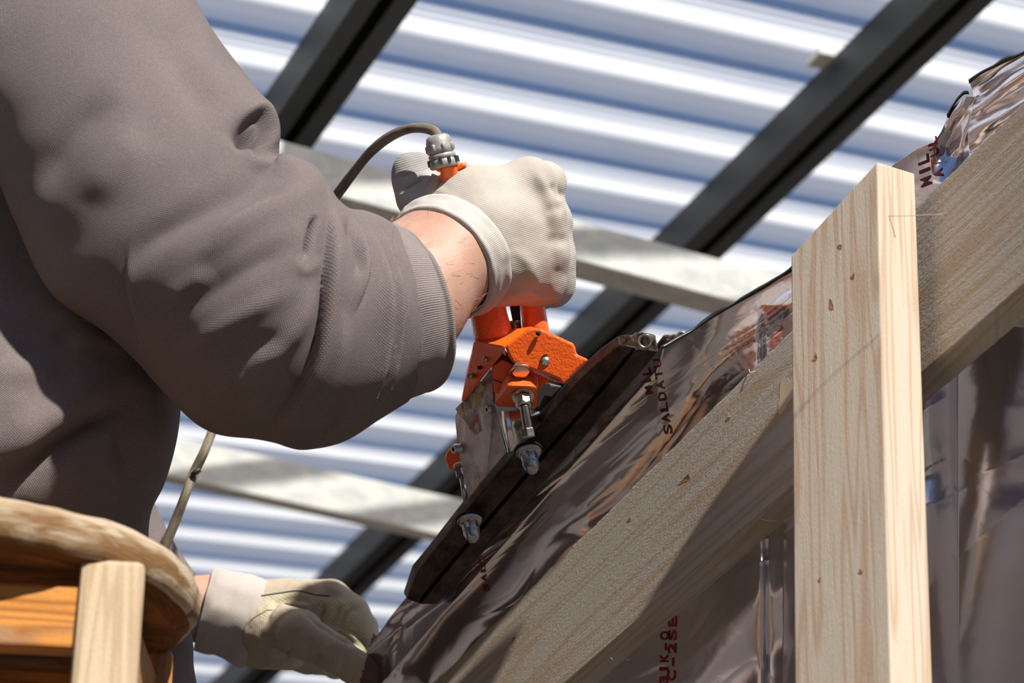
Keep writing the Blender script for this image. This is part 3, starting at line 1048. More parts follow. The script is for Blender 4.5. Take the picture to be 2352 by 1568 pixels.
# far jaw
jb = plate('jaw', [(1512, 792), (1530, 769), (1580, 763), (1602, 766), (1600, 790), (1080, 1345), (1012, 1385), (990, 1370)], [1.775, 1.77, 1.77, 1.77, 1.775, 1.87, 1.89, 1.89], 0.02, MAT['jaw'], T, 0.001)
# keep it behind the foil
for v in jb.data.vertices:
    v.co = Vector(np.array(v.co) + FW * 0.03)
jb['label'] = 'matching jaw on the far side of the foil'
plate('jaw_end_face', [(1532, 768), (1580, 763), (1604, 765), (1600, 800), (1536, 806), (1540, 790), (1534, 782)], 1.795, 0.006, MAT['jaw_end'], jb, 0.0006)
lathe('heater_socket', P(1566, 775, 1.789), P(1564, 776, 1.80), [(1, 0.0034), (0, 0.0036), (0, 0.0046), (1, 0.0046)], MAT['steel'], jb, 30)
for k in range(3):
    wire('jaw_rib', [P(1513 + k * 9, 794 + k * 3, 1.792), P(1522 + k * 7, 780 + k * 4, 1.79), P(1530 + k * 4, 770 + k * 8, 1.79)], 0.0012, MAT['jaw'], jb, 8, 8)

# levers
def lever(name, L, mat, d0, label=None):
    """curved sheet lever: rows of (x_left, y_left, x_right, y_right, distance, bulge)"""
    rws = spline(np.array(L, float), 40)
    v = []
    n = 24
    for r in rws:
        a, b = P(r[0], r[1], r[4]), P(r[2], r[3], r[4])
        c = (a + b) / 2
        for j in range(n):
            t = j / n * 2 * math.pi
            ct, st_ = math.cos(t), math.sin(t)
            ct = np.sign(ct) * abs(ct)**0.6; st_ = np.sign(st_) * abs(st_)**0.75
            v.append(c + (b - a) / 2 * ct - FW * st_ * r[5])
    f = [list(q) for q in tube_faces(40, n)]
    f += [list(range(n)), [39 * n + q for q in range(n - 1, -1, -1)]]
    o = mesh(name, v, f, mat, T)
    auto_uv(o)
    if label: o['label'] = label
    return o
lever('lever', [(1012, 384, 1048, 378, 1.735, .014), (1010, 430, 1070, 425, 1.745, .016), (1035, 560, 1120, 560, 1.75, .016), (1070, 680, 1158, 672, 1.75, .016), (1078, 716, 1163, 710, 1.75, .017), (1084, 745, 1171, 738, 1.75, .018), (1090, 785, 1182, 776, 1.75, .018)], MAT['orange'], 1.75)
lever('lever', [(1060, 384, 1076, 381, 1.75, .008), (1110, 420, 1150, 420, 1.77, .012), (1165, 560, 1215, 560, 1.77, .014), (1190, 680, 1246, 675, 1.765, .014), (1195, 710, 1252, 702, 1.765, .014), (1199, 745, 1258, 738, 1.765, .015), (1202, 785, 1268, 785, 1.765, .015)], MAT['orange'], 1.76)
plate('lever_tip', [(1000, 377), (1030, 371), (1066, 374), (1074, 381), (1050, 392), (1012, 396), (1000, 392)], 1.728, 0.02, MAT['orange'], T, 0.0015)
# spring between levers
hel = []
for i in range(90):
    t = i / 89
    a = t * 2 * math.pi * 5
    hel.append(P(1180 + 13 * math.cos(a) + 4 * t, 738 + 26 * t, 1.770 + 0.004 * math.sin(a)))
wire('spring', hel, 0.0011, MAT['bolt'], T, 8, 260)
plate('spring_gap_shade', [(1170, 700), (1194, 700), (1200, 775), (1184, 775)], 1.785, 0.01, MAT['rubber_and_gaps'], T, 0.0005)  # black plate painting the shade in the gap behind the spring

# main bracket
FRONT = [(1160, 794), (1190, 772), (1218, 752), (1226, 753), (1241, 754), (1263, 764), (1316, 788), (1321, 796), (1324, 813), (1353, 826), (1323, 853), (1294, 884), (1283, 871), (1250, 858), (1213, 846), (1179, 833), (1167, 816)]
fr = plate('bracket', FRONT, [1.716 - 0.00006 * (p_[0] - 1160) for p_ in FRONT], 0.022, MAT['orange'], T, 0.0018)
plate('bracket_web', [(1088, 783), (1092, 770), (1180, 764), (1222, 748), (1228, 756), (1162, 800), (1150, 794)], [1.735, 1.745, 1.745, 1.735, 1.72, 1.715, 1.72], 0.02, MAT['orange'], T, 0.002)
lathe('pivot_pin', P(1252.5, 829.5, 1.7095), P(1254, 828, 1.735), [(0, 0.0001), (0, 0.0032), (1, 0.0032)], MAT['polished'], fr, 32)
lathe('pin_hole', P(1255, 827, 1.7102), P(1256, 826, 1.73), [(0, 0.0042), (1, 0.0042)], MAT['bore'], fr, 32)
lathe('slot', P(1235, 760, 1.7085), P(1238, 771, 1.709), [(0, 0.0006), (0.2, 0.0018), (0.6, 0.0018), (1, 0.0006)], MAT['bore'], fr, 16)
# side cheek in the shade
ch = plate('side_cheek', [(1088, 786), (1092, 783), (1153, 790), (1159, 797), (1163, 818), (1155, 811), (1130, 842), (1105, 872), (1064, 926), (1060, 918), (1071, 856), (1083, 810)],
           [1.752, 1.752, 1.722, 1.718, 1.716, 1.722, 1.735, 1.748, 1.77, 1.77, 1.765, 1.757], 0.006, MAT['orange'], T, 0.0008)
lathe('rivet', P(1115, 825, 1.738), P(1119, 824, 1.748), [(0, 0.0001), (0, 0.0016), (0.3, 0.0022), (1, 0.0022)], MAT['bolt'], ch, 20)
lathe('rivet', P(1079, 863, 1.748), P(1087, 862, 1.757), [(0, 0.0001), (0, 0.002), (1, 0.002)], MAT['bolt'], ch, 20)
lathe('cheek_hole', P(1101, 844, 1.7445), P(1103, 844, 1.75), [(0, 0.0015), (1, 0.0015)], MAT['bore'], ch, 16)
# middle arm
plate('arm', [(1130, 842), (1154, 826), (1166, 832), (1182, 842), (1216, 850), (1292, 880), (1262, 874), (1238, 892), (1200, 900), (1135, 902), (1131, 862)], 1.735, 0.02, MAT['orange'], T, 0.0015)
wire('seam', [P(1131, 871, 1.7345), P(1145, 876, 1.7345), P(1156, 881, 1.7345)], 0.0003, MAT['bore'], T, 6, 8)
# bolt block
q = lambda cx, cy: (1010 + cx / 5.6, 840 + cy / 5.6)
bt = [P(*q(868, 128), 1.722), P(*q(918, 88), 1.724), P(*q(1170, 84), 1.724), P(*q(1258, 145), 1.726),
      P(*q(878, 268), 1.712), P(*q(930, 250), 1.711), P(*q(1180, 262), 1.711), P(*q(1275, 292), 1.716),
      P(*q(705, 330), 1.742), P(*q(706, 462), 1.740), P(*q(722, 528), 1.745), P(*q(1230, 560), 1.742), P(*q(1252, 540), 1.744),
      P(*q(760, 330), 1.760), P(*q(1240, 330), 1.760)]
Fb = [[1, 2, 6, 5], [0, 1, 5, 4], [2, 3, 7, 6], [0, 4, 9, 8], [4, 5, 6, 11, 10], [4, 10, 9], [6, 7, 12, 11], [3, 14, 12, 7], [0, 8, 13], [0, 13, 14, 3, 2, 1], [8, 9, 10, 13], [13, 10, 11, 12, 14]]
blk = mesh('bolt_block', bt, Fb, MAT['orange'], T, smooth=False)
bm = bmesh.new(); bm.from_mesh(blk.data); bmesh.ops.recalc_face_normals(bm, faces=bm.faces); bm.to_mesh(blk.data); bm.free()
auto_uv(blk); bevel(blk, 0.0016, 3, 20)
# adjusting bolt
lathe('bolt_head', P(1195, 842, 1.719), P(1197, 855, 1.714), [(0, 0.0052), (0.15, 0.0062), (1, 0.0062)], MAT['steel'], T, 6, 0.35, smooth=False)
lathe('washer', P(1197, 853, 1.717), P(1197.3, 855, 1.7165), [(0, 0.0082), (1, 0.0082)], MAT['steel'], T, 28)
lathe('rubber_grommet', P(1199, 896, 1.728), P(1201, 908, 1.724), [(0, 0.0085), (0.8, 0.0085), (1, 0.0075)], MAT['washer'], T, 32)
lathe('washer', P(1201, 906, 1.722), P(1202, 912, 1.720), [(0, 0.0078), (1, 0.0078)], MAT['steel'], T, 28)
lathe('hex_nut', P(1202, 911, 1.720), P(1204, 930, 1.716), [(0, 0.0058), (1, 0.0058)], MAT['steel'], T, 6, 0.2, smooth=False, bev=0.0006)
lathe('washer', P(1204, 929, 1.716), P(1204.5, 934, 1.715), [(0, 0.0062), (1, 0.0045)], MAT['steel'], T, 28)
prof_ = []
for i in range(61):
    prof_.append((i / 60, 0.0033 if i % 2 else 0.0037))
lathe('threaded_rod', P(1204, 932, 1.715), P(1214, 992, 1.712), prof_, MAT['steel'], T, 24)
lathe('hex_nut', P(1211, 984, 1.713), P(1214, 1004, 1.712), [(0, 0.0052), (1, 0.0055)], MAT['steel'], T, 6, 0.1, smooth=False, bev=0.0005)
# acorn nuts on the near face of the jaw
def acorn(x, y, d, dx, dy):
    a, b = P(x, y, d), P(x + dx, y + dy, d - 0.014)
    o = lathe('acorn_nut', a, b, [(0, 0.0095), (0.10, 0.0098), (0.14, 0.0070), (0.15, 0.0062), (0.62, 0.0062), (0.66, 0.0058), (0.80, 0.0052), (0.92, 0.0036), (0.98, 0.0018), (1.0, 0.0002)], MAT['bolt'], T, 30)
    lathe('hex_collar', a + (b - a) * 0.16, a + (b - a) * 0.52, [(0, 0.0068), (1, 0.0068)], MAT['bolt'], o, 6, 0.3, smooth=False, bev=0.0005)
    lathe('washer', a - (b - a) * 0.05, a, [(0, 0.0105), (1, 0.0105)], MAT['bore'], o, 28)
acorn(1214, 1037, 1.758, 9, 50)
acorn(1079, 1195, 1.785, 8, 50)
# aluminium side plate, sticker, screws
sp = plate('side_plate', [(1127, 846), (1130, 858), (1135, 926), (1142, 948), (1163, 1037), (1120, 1088), (1076, 1146), (1070, 1118), (1058, 1060), (1050, 1010), (1045, 956), (1050, 944), (1080, 908)],
           [1.745, 1.745, 1.742, 1.741, 1.738, 1.757, 1.776, 1.780, 1.783, 1.785, 1.787, 1.783, 1.767], 0.004, MAT['alu'], T, 0.0006)
def platepoint(x, y, off=0.0):
    A, B, C = P(1127, 846, 1.745), P(1163, 1037, 1.738), P(1045, 956, 1.787)
    n = np.cross(B - A, C - A); qd = P(x, y, 1.0) - CAM
    p = CAM + qd * (((A - CAM) @ n) / (qd @ n))
    n = nrm(n)
    if n @ FW > 0: n = -n
    return p + n * off
stick = [(220, 550), (300, 470), (430, 310), (470, 262), (440, 228), (462, 214), (530, 200), (560, 240), (600, 262), (560, 340), (548, 520), (572, 700), (565, 830), (480, 892), (420, 830), (372, 745), (330, 690), (280, 640), (240, 580)]
prism('sticker', [platepoint(*q(*s_), 0.0014) for s_ in stick], [platepoint(*q(*s_), 0.0001) for s_ in stick], MAT['sticker'], sp, 0, smooth=False)
m = Mat('sticker_red', Roughness=0.6, Base_Color=(0.45, 0.10, 0.07, 1))
prism('sticker_stripe', [platepoint(*q(*s_), 0.0017) for s_ in [(398, 790), (430, 740), (505, 615), (524, 700), (470, 745), (410, 815)]], [platepoint(*q(*s_), 0.0003) for s_ in [(398, 790), (430, 740), (505, 615), (524, 700), (470, 745), (410, 815)]], m.m, sp, 0, smooth=False)
m = Mat('sticker_yellow', Roughness=0.6, Base_Color=(0.42, 0.40, 0.10, 1))
prism('sticker_triangle', [platepoint(*q(*s_), 0.0017) for s_ in [(470, 385), (545, 330), (562, 400), (540, 530), (500, 470)]], [platepoint(*q(*s_), 0.0003) for s_ in [(470, 385), (545, 330), (562, 400), (540, 530), (500, 470)]], m.m, sp, 0, smooth=False)
nP = nrm(platepoint(1100, 980, 0.01) - platepoint(1100, 980, 0))
def screw(x, y, r, hgt, mat, name='screw'):
    p = platepoint(x, y, 0)
    o = lathe(name, p - nP * 0.001, p + nP * hgt, [(0, r * 1.25), (0.25, r * 1.25), (0.26, r), (0.9, r), (1, r * 0.85)], mat, sp, 28)
    lathe('hex_socket', p + nP * (hgt * 0.97), p + nP * (hgt * 1.02), [(0, r * 0.5), (1, r * 0.5)], MAT['bore'], o, 6, smooth=False)
screw(1129, 939, 0.0030, 0.0045, MAT['bolt'])
screw(1060, 1029, 0.0036, 0.0075, MAT['bolt'])
# polished housing
hs = []
hu = spline(np.array([(1142, 944, 1166, 1038, 1.742), (1150, 944, 1170, 1038, 1.732), (1165, 944, 1182, 1026, 1.727), (1195, 942, 1205, 1004, 1.735), (1225, 941, 1235, 972, 1.75), (1241, 946, 1243, 960, 1.77)], float), 40)
for r in hu:
    hs += [P(r[0], r[1], r[4]), P(r[2], r[3], r[4] - 0.002)]
for r in hu[::-1]:
    pass
hm = mesh('polished_housing', hs, grid_faces(40, 2), MAT['polished'], T)
hsl = hm.modifiers.new('thickness', 'SOLIDIFY'); hsl.thickness = 0.002; hsl.offset = -1
plate('dark_backing', [(1236, 880), (1262, 878), (1292, 888), (1270, 910), (1240, 942), (1232, 935)], 1.772, 0.02, MAT['rubber_and_gaps'], T, 0.001)
plate('dark_backing', [(1128, 845), (1156, 800), (1185, 830), (1170, 880), (1150, 935), (1134, 925)], 1.778, 0.02, MAT['rubber_and_gaps'], T, 0.001)  # black plate added as the shade seen in the gap behind the arm
plate('inner_tab', [(1262, 882), (1288, 886), (1286, 891), (1264, 888)], 1.765, 0.004, MAT['steel'], T, 0.0004)
# far lug with bolt
plate('lug', [(1026, 1038), (1048, 1014), (1060, 1042), (1062, 1060), (1051, 1081), (1030, 1078), (1022, 1054)], 1.805, 0.014, MAT['orange'], T, 0.002)
lathe('rubber_grommet', P(1054, 1068, 1.80), P(1056, 1076, 1.798), [(0, 0.0045), (1, 0.004)], MAT['washer'], T, 20)
lathe('hex_nut', P(1057, 1078, 1.80), P(1060, 1092, 1.798), [(0, 0.0042), (1, 0.0042)], MAT['bolt'], T, 6, smooth=False)
lathe('threaded_rod', P(1060, 1090, 1.80), P(1072, 1160, 1.797), [(0, 0.0022), (1, 0.0022)], MAT['bolt'], T, 14)
plate('mount_block', [(1066, 1150), (1080, 1144), (1092, 1154), (1070, 1180), (1060, 1172)], 1.80, 0.012, MAT['jaw'], T, 0.001)

# cable gland and cable
gl = lathe('cable_gland', P(1004, 309, 1.728), P(1014, 356, 1.728), [(0, 0.0035), (0.02, 0.0062), (0.12, 0.0083), (0.35, 0.0093), (0.7, 0.0098), (0.86, 0.0098), (0.93, 0.0085), (1, 0.0082)], MAT['gland'], T, 40)
for k in range(8):
    a = k / 8 * 2 * math.pi
    ax_ = nrm(P(1014, 356, 1.728) - P(1004, 309, 1.728)); xx_, yy_, _ = frame(ax_)
    rr_ = (xx_ * math.cos(a) + yy_ * math.sin(a)) * 0.0094
    lathe('grip_flat', P(1009, 332, 1.728) + rr_, P(1012, 348, 1.728) + rr_, [(0, 0.0012), (0.2, 0.0016), (0.9, 0.0016), (1, 0.001)], MAT['gland'], gl, 10)
cg = lathe('gland_nut', P(1014, 352, 1.728), P(1021, 385, 1.728), [(0, 0.0080), (0.08, 0.0098), (0.35, 0.0098), (0.4, 0.0088), (0.45, 0.0098), (0.55, 0.0104), (0.92, 0.0104), (1, 0.0095)], MAT['gland'], T, 40)
for k in range(10):
    a = k / 10 * 2 * math.pi
    c = P(1018.5, 371, 1.728) + (xx_ * math.cos(a) + yy_ * math.sin(a)) * 0.0104
    lathe('nut_notch', c - ax_ * 0.0022, c + ax_ * 0.0022, [(0, 0.0013), (1, 0.0013)], MAT['rubber_and_gaps'], cg, 4, smooth=False)
bumpf = lambda t, th: 1 + 0.04 * np.sin(t * 90 + th * 2) + 0.03 * np.sin(t * 37 + th)
cabP = [(1006, 316, 1.728), (1000, 304, 1.730), (985, 297, 1.734), (955, 294, 1.74), (920, 302, 1.75), (883, 322, 1.76), (848, 352, 1.77), (815, 392, 1.78), (788, 428, 1.79), (765, 460, 1.80), (700, 560, 1.85), (620, 720, 1.90), (545, 870, 1.90),
        (500, 962, 1.88), (484, 1000, 1.87), (468, 1040, 1.86), (446, 1085, 1.86), (428, 1130, 1.85), (405, 1190, 1.85), (385, 1240, 1.85), (340, 1400, 1.86), (320, 1600, 1.88), (300, 1900, 1.9)]
cab = wire('power_cable', [P(*c) for c in cabP], 0.0037, MAT['cable'], T, 16, 400, bumpf)
wire('cable_nick', [P(458, 1078, 1.853), P(449, 1084, 1.8515), P(443, 1090, 1.854)], 0.0022, MAT['rubber_and_gaps'], cab, 8, 10)


# ------------------------------------------------------------------ stool
S = empty('wooden_stool', (0, 0, 0))
SD = 1.41
sc_ = P(-30, 1405, SD + 0.03)          # centre of the seat underside
hz = sc_[2]
S.location = Vector((sc_[0], sc_[1], 0))
tag(S, 'old round wooden stool with worn pale seat rim and amber underside, lower left', 'stool')
Rst = 0.1245
nn, prof_ = 160, [(0.0, 0.0), (0.86, 0.0), (0.96, 0.002), (1.0, 0.007), (1.0, 0.020), (0.975, 0.0265), (0.9, 0.028), (0.0, 0.028)]
vs, uv = [], []
for r_, z_ in prof_:
    for j in range(nn):
        t = j / nn * 2 * math.pi
        wob = 1 + 0.006 * float(vnoise(t * 3, 0, 51)) + 0.006 * float(vnoise(t * 9, 2, 52))
        zz = z_ + (0.0012 * float(vnoise(t * 4, 1, 53)) + 0.0006 * float(vnoise(t * 12, 1, 54)) if r_ > 0.9 else 0)
        vs.append((sc_[0] + Rst * r_ * wob * math.cos(t), sc_[1] + Rst * r_ * wob * math.sin(t), hz + zz))
        uv.append((Rst * t, z_ + r_ * 0.02) if r_ > 0.87 else (Rst * r_ * math.cos(t), Rst * r_ * math.sin(t)))
F = [list(qq)[::-1] for qq in tube_faces(len(prof_), nn)]
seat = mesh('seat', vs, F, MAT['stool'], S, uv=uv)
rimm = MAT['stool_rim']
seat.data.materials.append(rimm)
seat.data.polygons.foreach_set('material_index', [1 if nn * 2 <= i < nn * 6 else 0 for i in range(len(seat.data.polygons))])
seat['label'] = 'round seat with a worn rounded rim'
def stick(name, a, b, w, dpt, mat, parent, side=None, bev=0.003):
    """square bar from a to b (world); w along side, dpt across"""
    a, b = np.array(a, float), np.array(b, float)
    ax = nrm(b - a)
    sd_ = nrm(side - ax * (side @ ax)); o2 = np.cross(ax, sd_)
    c = lambda p: [p + sd_ * w * i + o2 * dpt * j for i, j in ((-.5, -.5), (.5, -.5), (.5, .5), (-.5, .5))]
    return prism(name, c(a), c(b), mat, parent, bev, smooth=False)
def at_z(x, y, z):
    qd = P(x, y, 1.0) - CAM
    return CAM + qd * ((z - CAM[2]) / qd[2])
legtop = P(262, 1290, SD - 0.035); legtop[2] = hz
lx = P(290, 1568, SD - 0.05)
ldir = nrm(lx - P(243, 1290, SD - 0.035))
off = legtop - sc_
sd0 = np.array([1.0, 0.12, 0]); 
def leg(px_, py_):
    tp = np.array([sc_[0] + px_, sc_[1] + py_, hz + 0.004])
    k = np.array([px_, py_, 0]); k = k / (np.linalg.norm(k) + 1e-9)
    b = tp + np.array([px_ * 0.55, py_ * 0.55, -hz])
    b[2] = 0
    return tp, b
ox, oy = off[0], off[1]
LT = {}
for nm, sx_, sy_ in (('a', 1, 1), ('b', -1, 1), ('c', 1, -1), ('d', -1, -1)):
    px_ = ox * sx_ if sx_ > 0 else -ox * 0.9
    py_ = oy if sy_ > 0 else -oy
    LT[nm] = leg(px_, py_)
    lg = stick('leg', LT[nm][0], LT[nm][1], 0.036, 0.026, MAT['stool_leg'] if nm in 'ab' else MAT['stool_varnish'], S, sd0, 0.004)
def between(n1, n2, z, w, dpt, mat, name):
    f = lambda t_: t_[0] + (t_[1] - t_[0]) * (hz - z) / hz
    return stick(name, f(LT[n1]), f(LT[n2]), w, dpt, mat, S, np.array([0, 0, 1.0]), 0.002)
for a_n, b_n in (('a', 'b'), ('c', 'd'), ('a', 'c'), ('b', 'd')):
    between(a_n, b_n, hz - 0.034, 0.036, 0.018, MAT['stool_varnish'], 'apron')
for a_n, b_n, zz in (('a', 'b', 0.09), ('c', 'd', 0.105), ('a', 'c', 0.12), ('b', 'd', 0.12)):
    between(a_n, b_n, hz - zz - 0.04, 0.03, 0.018, MAT['stool_varnish'], 'stretcher')
for a_n, b_n, zz in (('a', 'b', 0.5), ('c', 'd', 0.5), ('a', 'c', 0.45), ('b', 'd', 0.45)):
    between(a_n, b_n, hz - zz, 0.03, 0.018, MAT['stool_varnish'], 'stretcher')

# ------------------------------------------------------------------ person
PE = empty('person', (P(-150, 1500, 1.9)[0], P(-150, 1500, 1.9)[1], 0))
tag(PE, 'person in grey-brown sweatshirt and cotton work gloves squeezing the orange pliers', 'person')

ARM = [  # Ax Ay Bx By d rd bx by
    (150, -470, -560, -250, 1.80, .070, 0, 0), (300, -260, -420, -60, 1.76, .080, 0, 0), (400, -90, -240, 90, 1.72, .085, 0, 0), (482, 68, -100, 230, 1.69, .088, 0, 0), (560, 175, -10, 380, 1.67, .088, 0, 0),
    (612, 252, 45, 520, 1.655, .086, 0, 0), (636, 318, 130, 680, 1.64, .084, 0, 0), (640, 366, 250, 765, 1.63, .083, 5, 0), (672, 372, 338, 850, 1.625, .082, 12, 0),
    (715, 382, 402, 922, 1.62, .080, 20, 0), (744, 418, 492, 988, 1.622, .078, 32, 0), (764, 458, 600, 1003, 1.63, .076, 45, 0), (795, 484, 700, 1018, 1.64, .073, 54, 0),
    (835, 490, 785, 1004, 1.65, .070, 60, 0), (868, 503, 862, 958, 1.662, .065, 66, 0), (884, 514, 915, 925, 1.67, .062, 70, 0)]
nr, nc = 620, 460
V, UVa = tube_rows(ARM, nr, nc)
Nn = grid_normals(V)
if (Nn[nr // 2, nc // 4] @ FW) > 0: Nn = -Nn
SLE = [
    ('s', [(640, 400), (632, 345), (618, 292), (590, 262), (556, 278), (530, 320)], 24, 0.011), ('g', [(535, 350), (575, 305), (612, 335), (650, 385)], 26, -0.020), ('g', [(555, 345), (600, 375), (660, 385), (720, 385)], 18, 0.006),
    ('g', [(90, 470), (140, 350), (200, 275), (285, 205)], 34, -0.007), ('g', [(200, 480), (260, 380), (360, 300)], 50, 0.004), ('g', [(60, 560), (150, 560), (240, 470), (330, 420)], 45, -0.003),
    ('g', [(740, 410), (650, 465), (540, 530), (400, 640)], 26, 0.007), ('g', [(690, 400), (600, 430), (480, 480), (340, 560), (250, 660)], 30, -0.008), ('g', [(700, 540), (600, 600), (480, 680), (420, 740)], 28, -0.006),
    ('g', [(690, 650), (600, 700), (500, 760), (420, 830)], 24, 0.005), ('g', [(680, 760), (580, 800), (480, 860)], 26, -0.005), ('g', [(640, 860), (560, 880), (470, 900)], 26, 0.003), ('g', [(380, 700), (440, 650), (500, 620)], 26, 0.004),
    ('s', [(352, 905), (338, 840), (322, 760), (300, 680), (290, 600), (300, 540)], 30, 0.005),
    ('s', [(560, 1004), (640, 955), (680, 905), (714, 830), (736, 740), (748, 640), (756, 540), (752, 450), (745, 400)], 36, 0.011), ('v', [(750, 470), (755, 540), (747, 640), (735, 740), (713, 830), (679, 905), (640, 955)], 4, -0.005),
    ('g', [(724, 490), (714, 530), (705, 570), (700, 600)], 8, -0.010), ('g', [(680, 585), (698, 622), (722, 612), (732, 580)], 13, 0.0014), ('g', [(716, 640), (700, 720), (640, 800), (560, 860)], 22, 0.004),
    ('g', [(780, 500), (800, 560), (812, 600), (806, 650)], 11, -0.005), ('s', [(800, 492), (830, 560), (838, 610), (822, 680), (800, 730)], 16, 0.006),
    ('s', [(828, 490), (868, 570), (884, 660), (884, 760), (866, 860), (820, 960), (770, 1005)], 20, 0.0095), ('s', [(850, 492), (898, 570), (916, 660), (918, 760), (898, 860), (850, 940), (800, 985)], 16, 0.0080),
    ('g', [(780, 700), (776, 800), (740, 900), (680, 980)], 16, 0.003), ('s', [(620, 1010), (700, 1000), (770, 960), (800, 900)], 24, 0.006), ('g', [(480, 560), (560, 500), (640, 460)], 12, 0.002),
    ('g', [(430, 40), (470, 130), (560, 260)], 30, 0.004), ('g', [(370, 60), (420, 180), (520, 290)], 34, -0.004), ('g', [(880, 840), (860, 880), (840, 900)], 10, -0.0015)]
flat = V.reshape(-1, 3)
face = np.clip(-(Nn.reshape(-1, 3) @ FW) * 2.5, 0, 1)
disp = folds(flat, SLE) * np.clip(-(Nn.reshape(-1, 3) @ FW) * 2.5 + 0.35, 0, 1)
x_, y_, _ = PX(flat)
disp += 0.0016 * fbm(x_ / 260, y_ / 200, 61, 2) * face
Vd = (flat + Nn.reshape(-1, 3) * disp[:, None]).reshape(nr, nc, 3)
# turn the end in under the cuff
parts_v, parts_f, parts_uv = [Vd.reshape(-1, 3)], [tube_faces(nr, nc)], [UVa.reshape(-1, 2)]
base = nr * nc
# torso
TOR = [(150, -420, -800, -380, 1.93, .12, 0, 0), (240, -200, -850, -150, 1.90, .125, 0, 0), (300, 200, -850, 200, 1.88, .125, 0, 0), (340, 500, -820, 500, 1.87, .125, 0, 0), (385, 780, -800, 780, 1.865, .125, 0, 0), (407, 925, -780, 925, 1.86, .125, 0, 0), (395, 1025, -770, 1025, 1.86, .122, 0, 0),
       (368, 1115, -760, 1100, 1.86, .120, 0, 0), (342, 1168, -750, 1160, 1.86, .118, 0, 0), (336, 1260, -740, 1250, 1.86, .12, 0, 0), (380, 1380, -730, 1360, 1.86, .12, 0, 0), (432, 1455, -720, 1450, 1.86, .12, 0, 0), (437, 1520, -715, 1520, 1.86, .12, 0, 0), (437, 1640, -710, 1640, 1.86, .12, 0, 0), (425, 1660, -700, 1660, 1.86, .11, 0, 0)]
n2, c2 = 420, 460
TOR = [t_[:4] + (float(np.interp(t_[1], [-420, 200, 500, 780, 925, 1030, 1160, 1300, 1500], [1.80, 1.80, 1.79, 1.745, 1.725, 1.718, 1.725, 1.755, 1.775])),) + t_[5:] for t_ in TOR]
V2, UV2 = tube_rows(TOR, n2, c2, 2.3)
N2 = grid_normals(V2)
if (N2[n2 // 2, c2 // 4] @ FW) > 0: N2 = -N2
TS = [('g', [(-40, 1150), (80, 1055), (180, 985), (260, 940), (340, 860)], 24, -0.012), ('g', [(-60, 1080), (80, 990), (180, 925), (280, 880)], 50, 0.010), ('g', [(0, 1200), (120, 1110), (240, 1060), (300, 1120)], 36, 0.005),
      ('g', [(330, 880), (300, 960), (280, 1060), (280, 1150)], 30, -0.008), ('g', [(140, 790), (230, 790), (340, 830)], 20, 0.004), ('g', [(350, 1540), (390, 1500), (425, 1440)], 12, -0.006), ('g', [(-50, 800), (60, 860), (160, 850)], 60, 0.004)]
f2 = V2.reshape(-1, 3); fc2 = np.clip(-(N2.reshape(-1, 3) @ FW) * 2.5, 0, 1)
x_, y_, _ = PX(f2)
dd = (folds(f2, TS) + 0.003 * fbm(x_ / 200, y_ / 160, 63, 3)) * fc2
parts_v.append(f2 + N2.reshape(-1, 3) * dd[:, None]); parts_f.append(tube_faces(n2, c2, base)); parts_uv.append(UV2.reshape(-1, 2)); base += n2 * c2
# left sleeve
LSL = [(100, 300, -250, 450, 1.93, .07, 0, 0), (200, 700, -60, 860, 1.96, .07, 0, 0), (270, 960, 60, 1100, 1.97, .065, 0, 0), (325, 1105, 150, 1230, 1.96, .06, 0, 0), (352, 1160, 200, 1300, 1.96, .055, 0, 0), (384, 1225, 260, 1380, 1.96, .05, 0, 0), (420, 1285, 330, 1440, 1.96, .045, 0, 0), (446, 1318, 378, 1468, 1.96, .042, 0, 0)]
n3, c3 = 160, 120
V3, UV3 = tube_rows(LSL, n3, c3)
parts_v.append(V3.reshape(-1, 3)); parts_f.append(tube_faces(n3, c3, base)); parts_uv.append(UV3.reshape(-1, 2)); base += n3 * c3
sw = mesh('sweatshirt', np.concatenate(parts_v), np.concatenate(parts_f), MAT['cloth'], PE, uv=np.concatenate(parts_uv))
so = sw.modifiers.new('thickness', 'SOLIDIFY'); so.thickness = 0.0015; so.offset = -1

CUF = [(866, 506, 880, 946, 1.665, .060, 66, 0), (880, 508, 905, 928, 1.668, .061, 74, 0), (890, 512, 935, 915, 1.672, .061, 82, -2), (898, 519, 965, 903, 1.677, .059, 90, -4), (903, 526, 985, 890, 1.682, .056, 95, -5), (903, 532, 985, 884, 1.6835, .052, 92, -5), (894, 536, 965, 880, 1.680, .051, 84, -4)]
Vc, UVc = tube_rows(CUF, 60, 420)
Nc = grid_normals(Vc)
if (Nc[20, 105] @ FW) > 0: Nc = -Nc
xc, yc, _ = PX(Vc.reshape(-1, 3))
Vc = Vc + Nc * 0.0006 * vnoise(np.arange(60)[:, None] / 15, np.arange(420)[None, :] / 16, 66)[..., None]
cuff = mesh('cuff', Vc.reshape(-1, 3), tube_faces(60, 420), MAT['rib'], sw, uv=UVc.reshape(-1, 2))

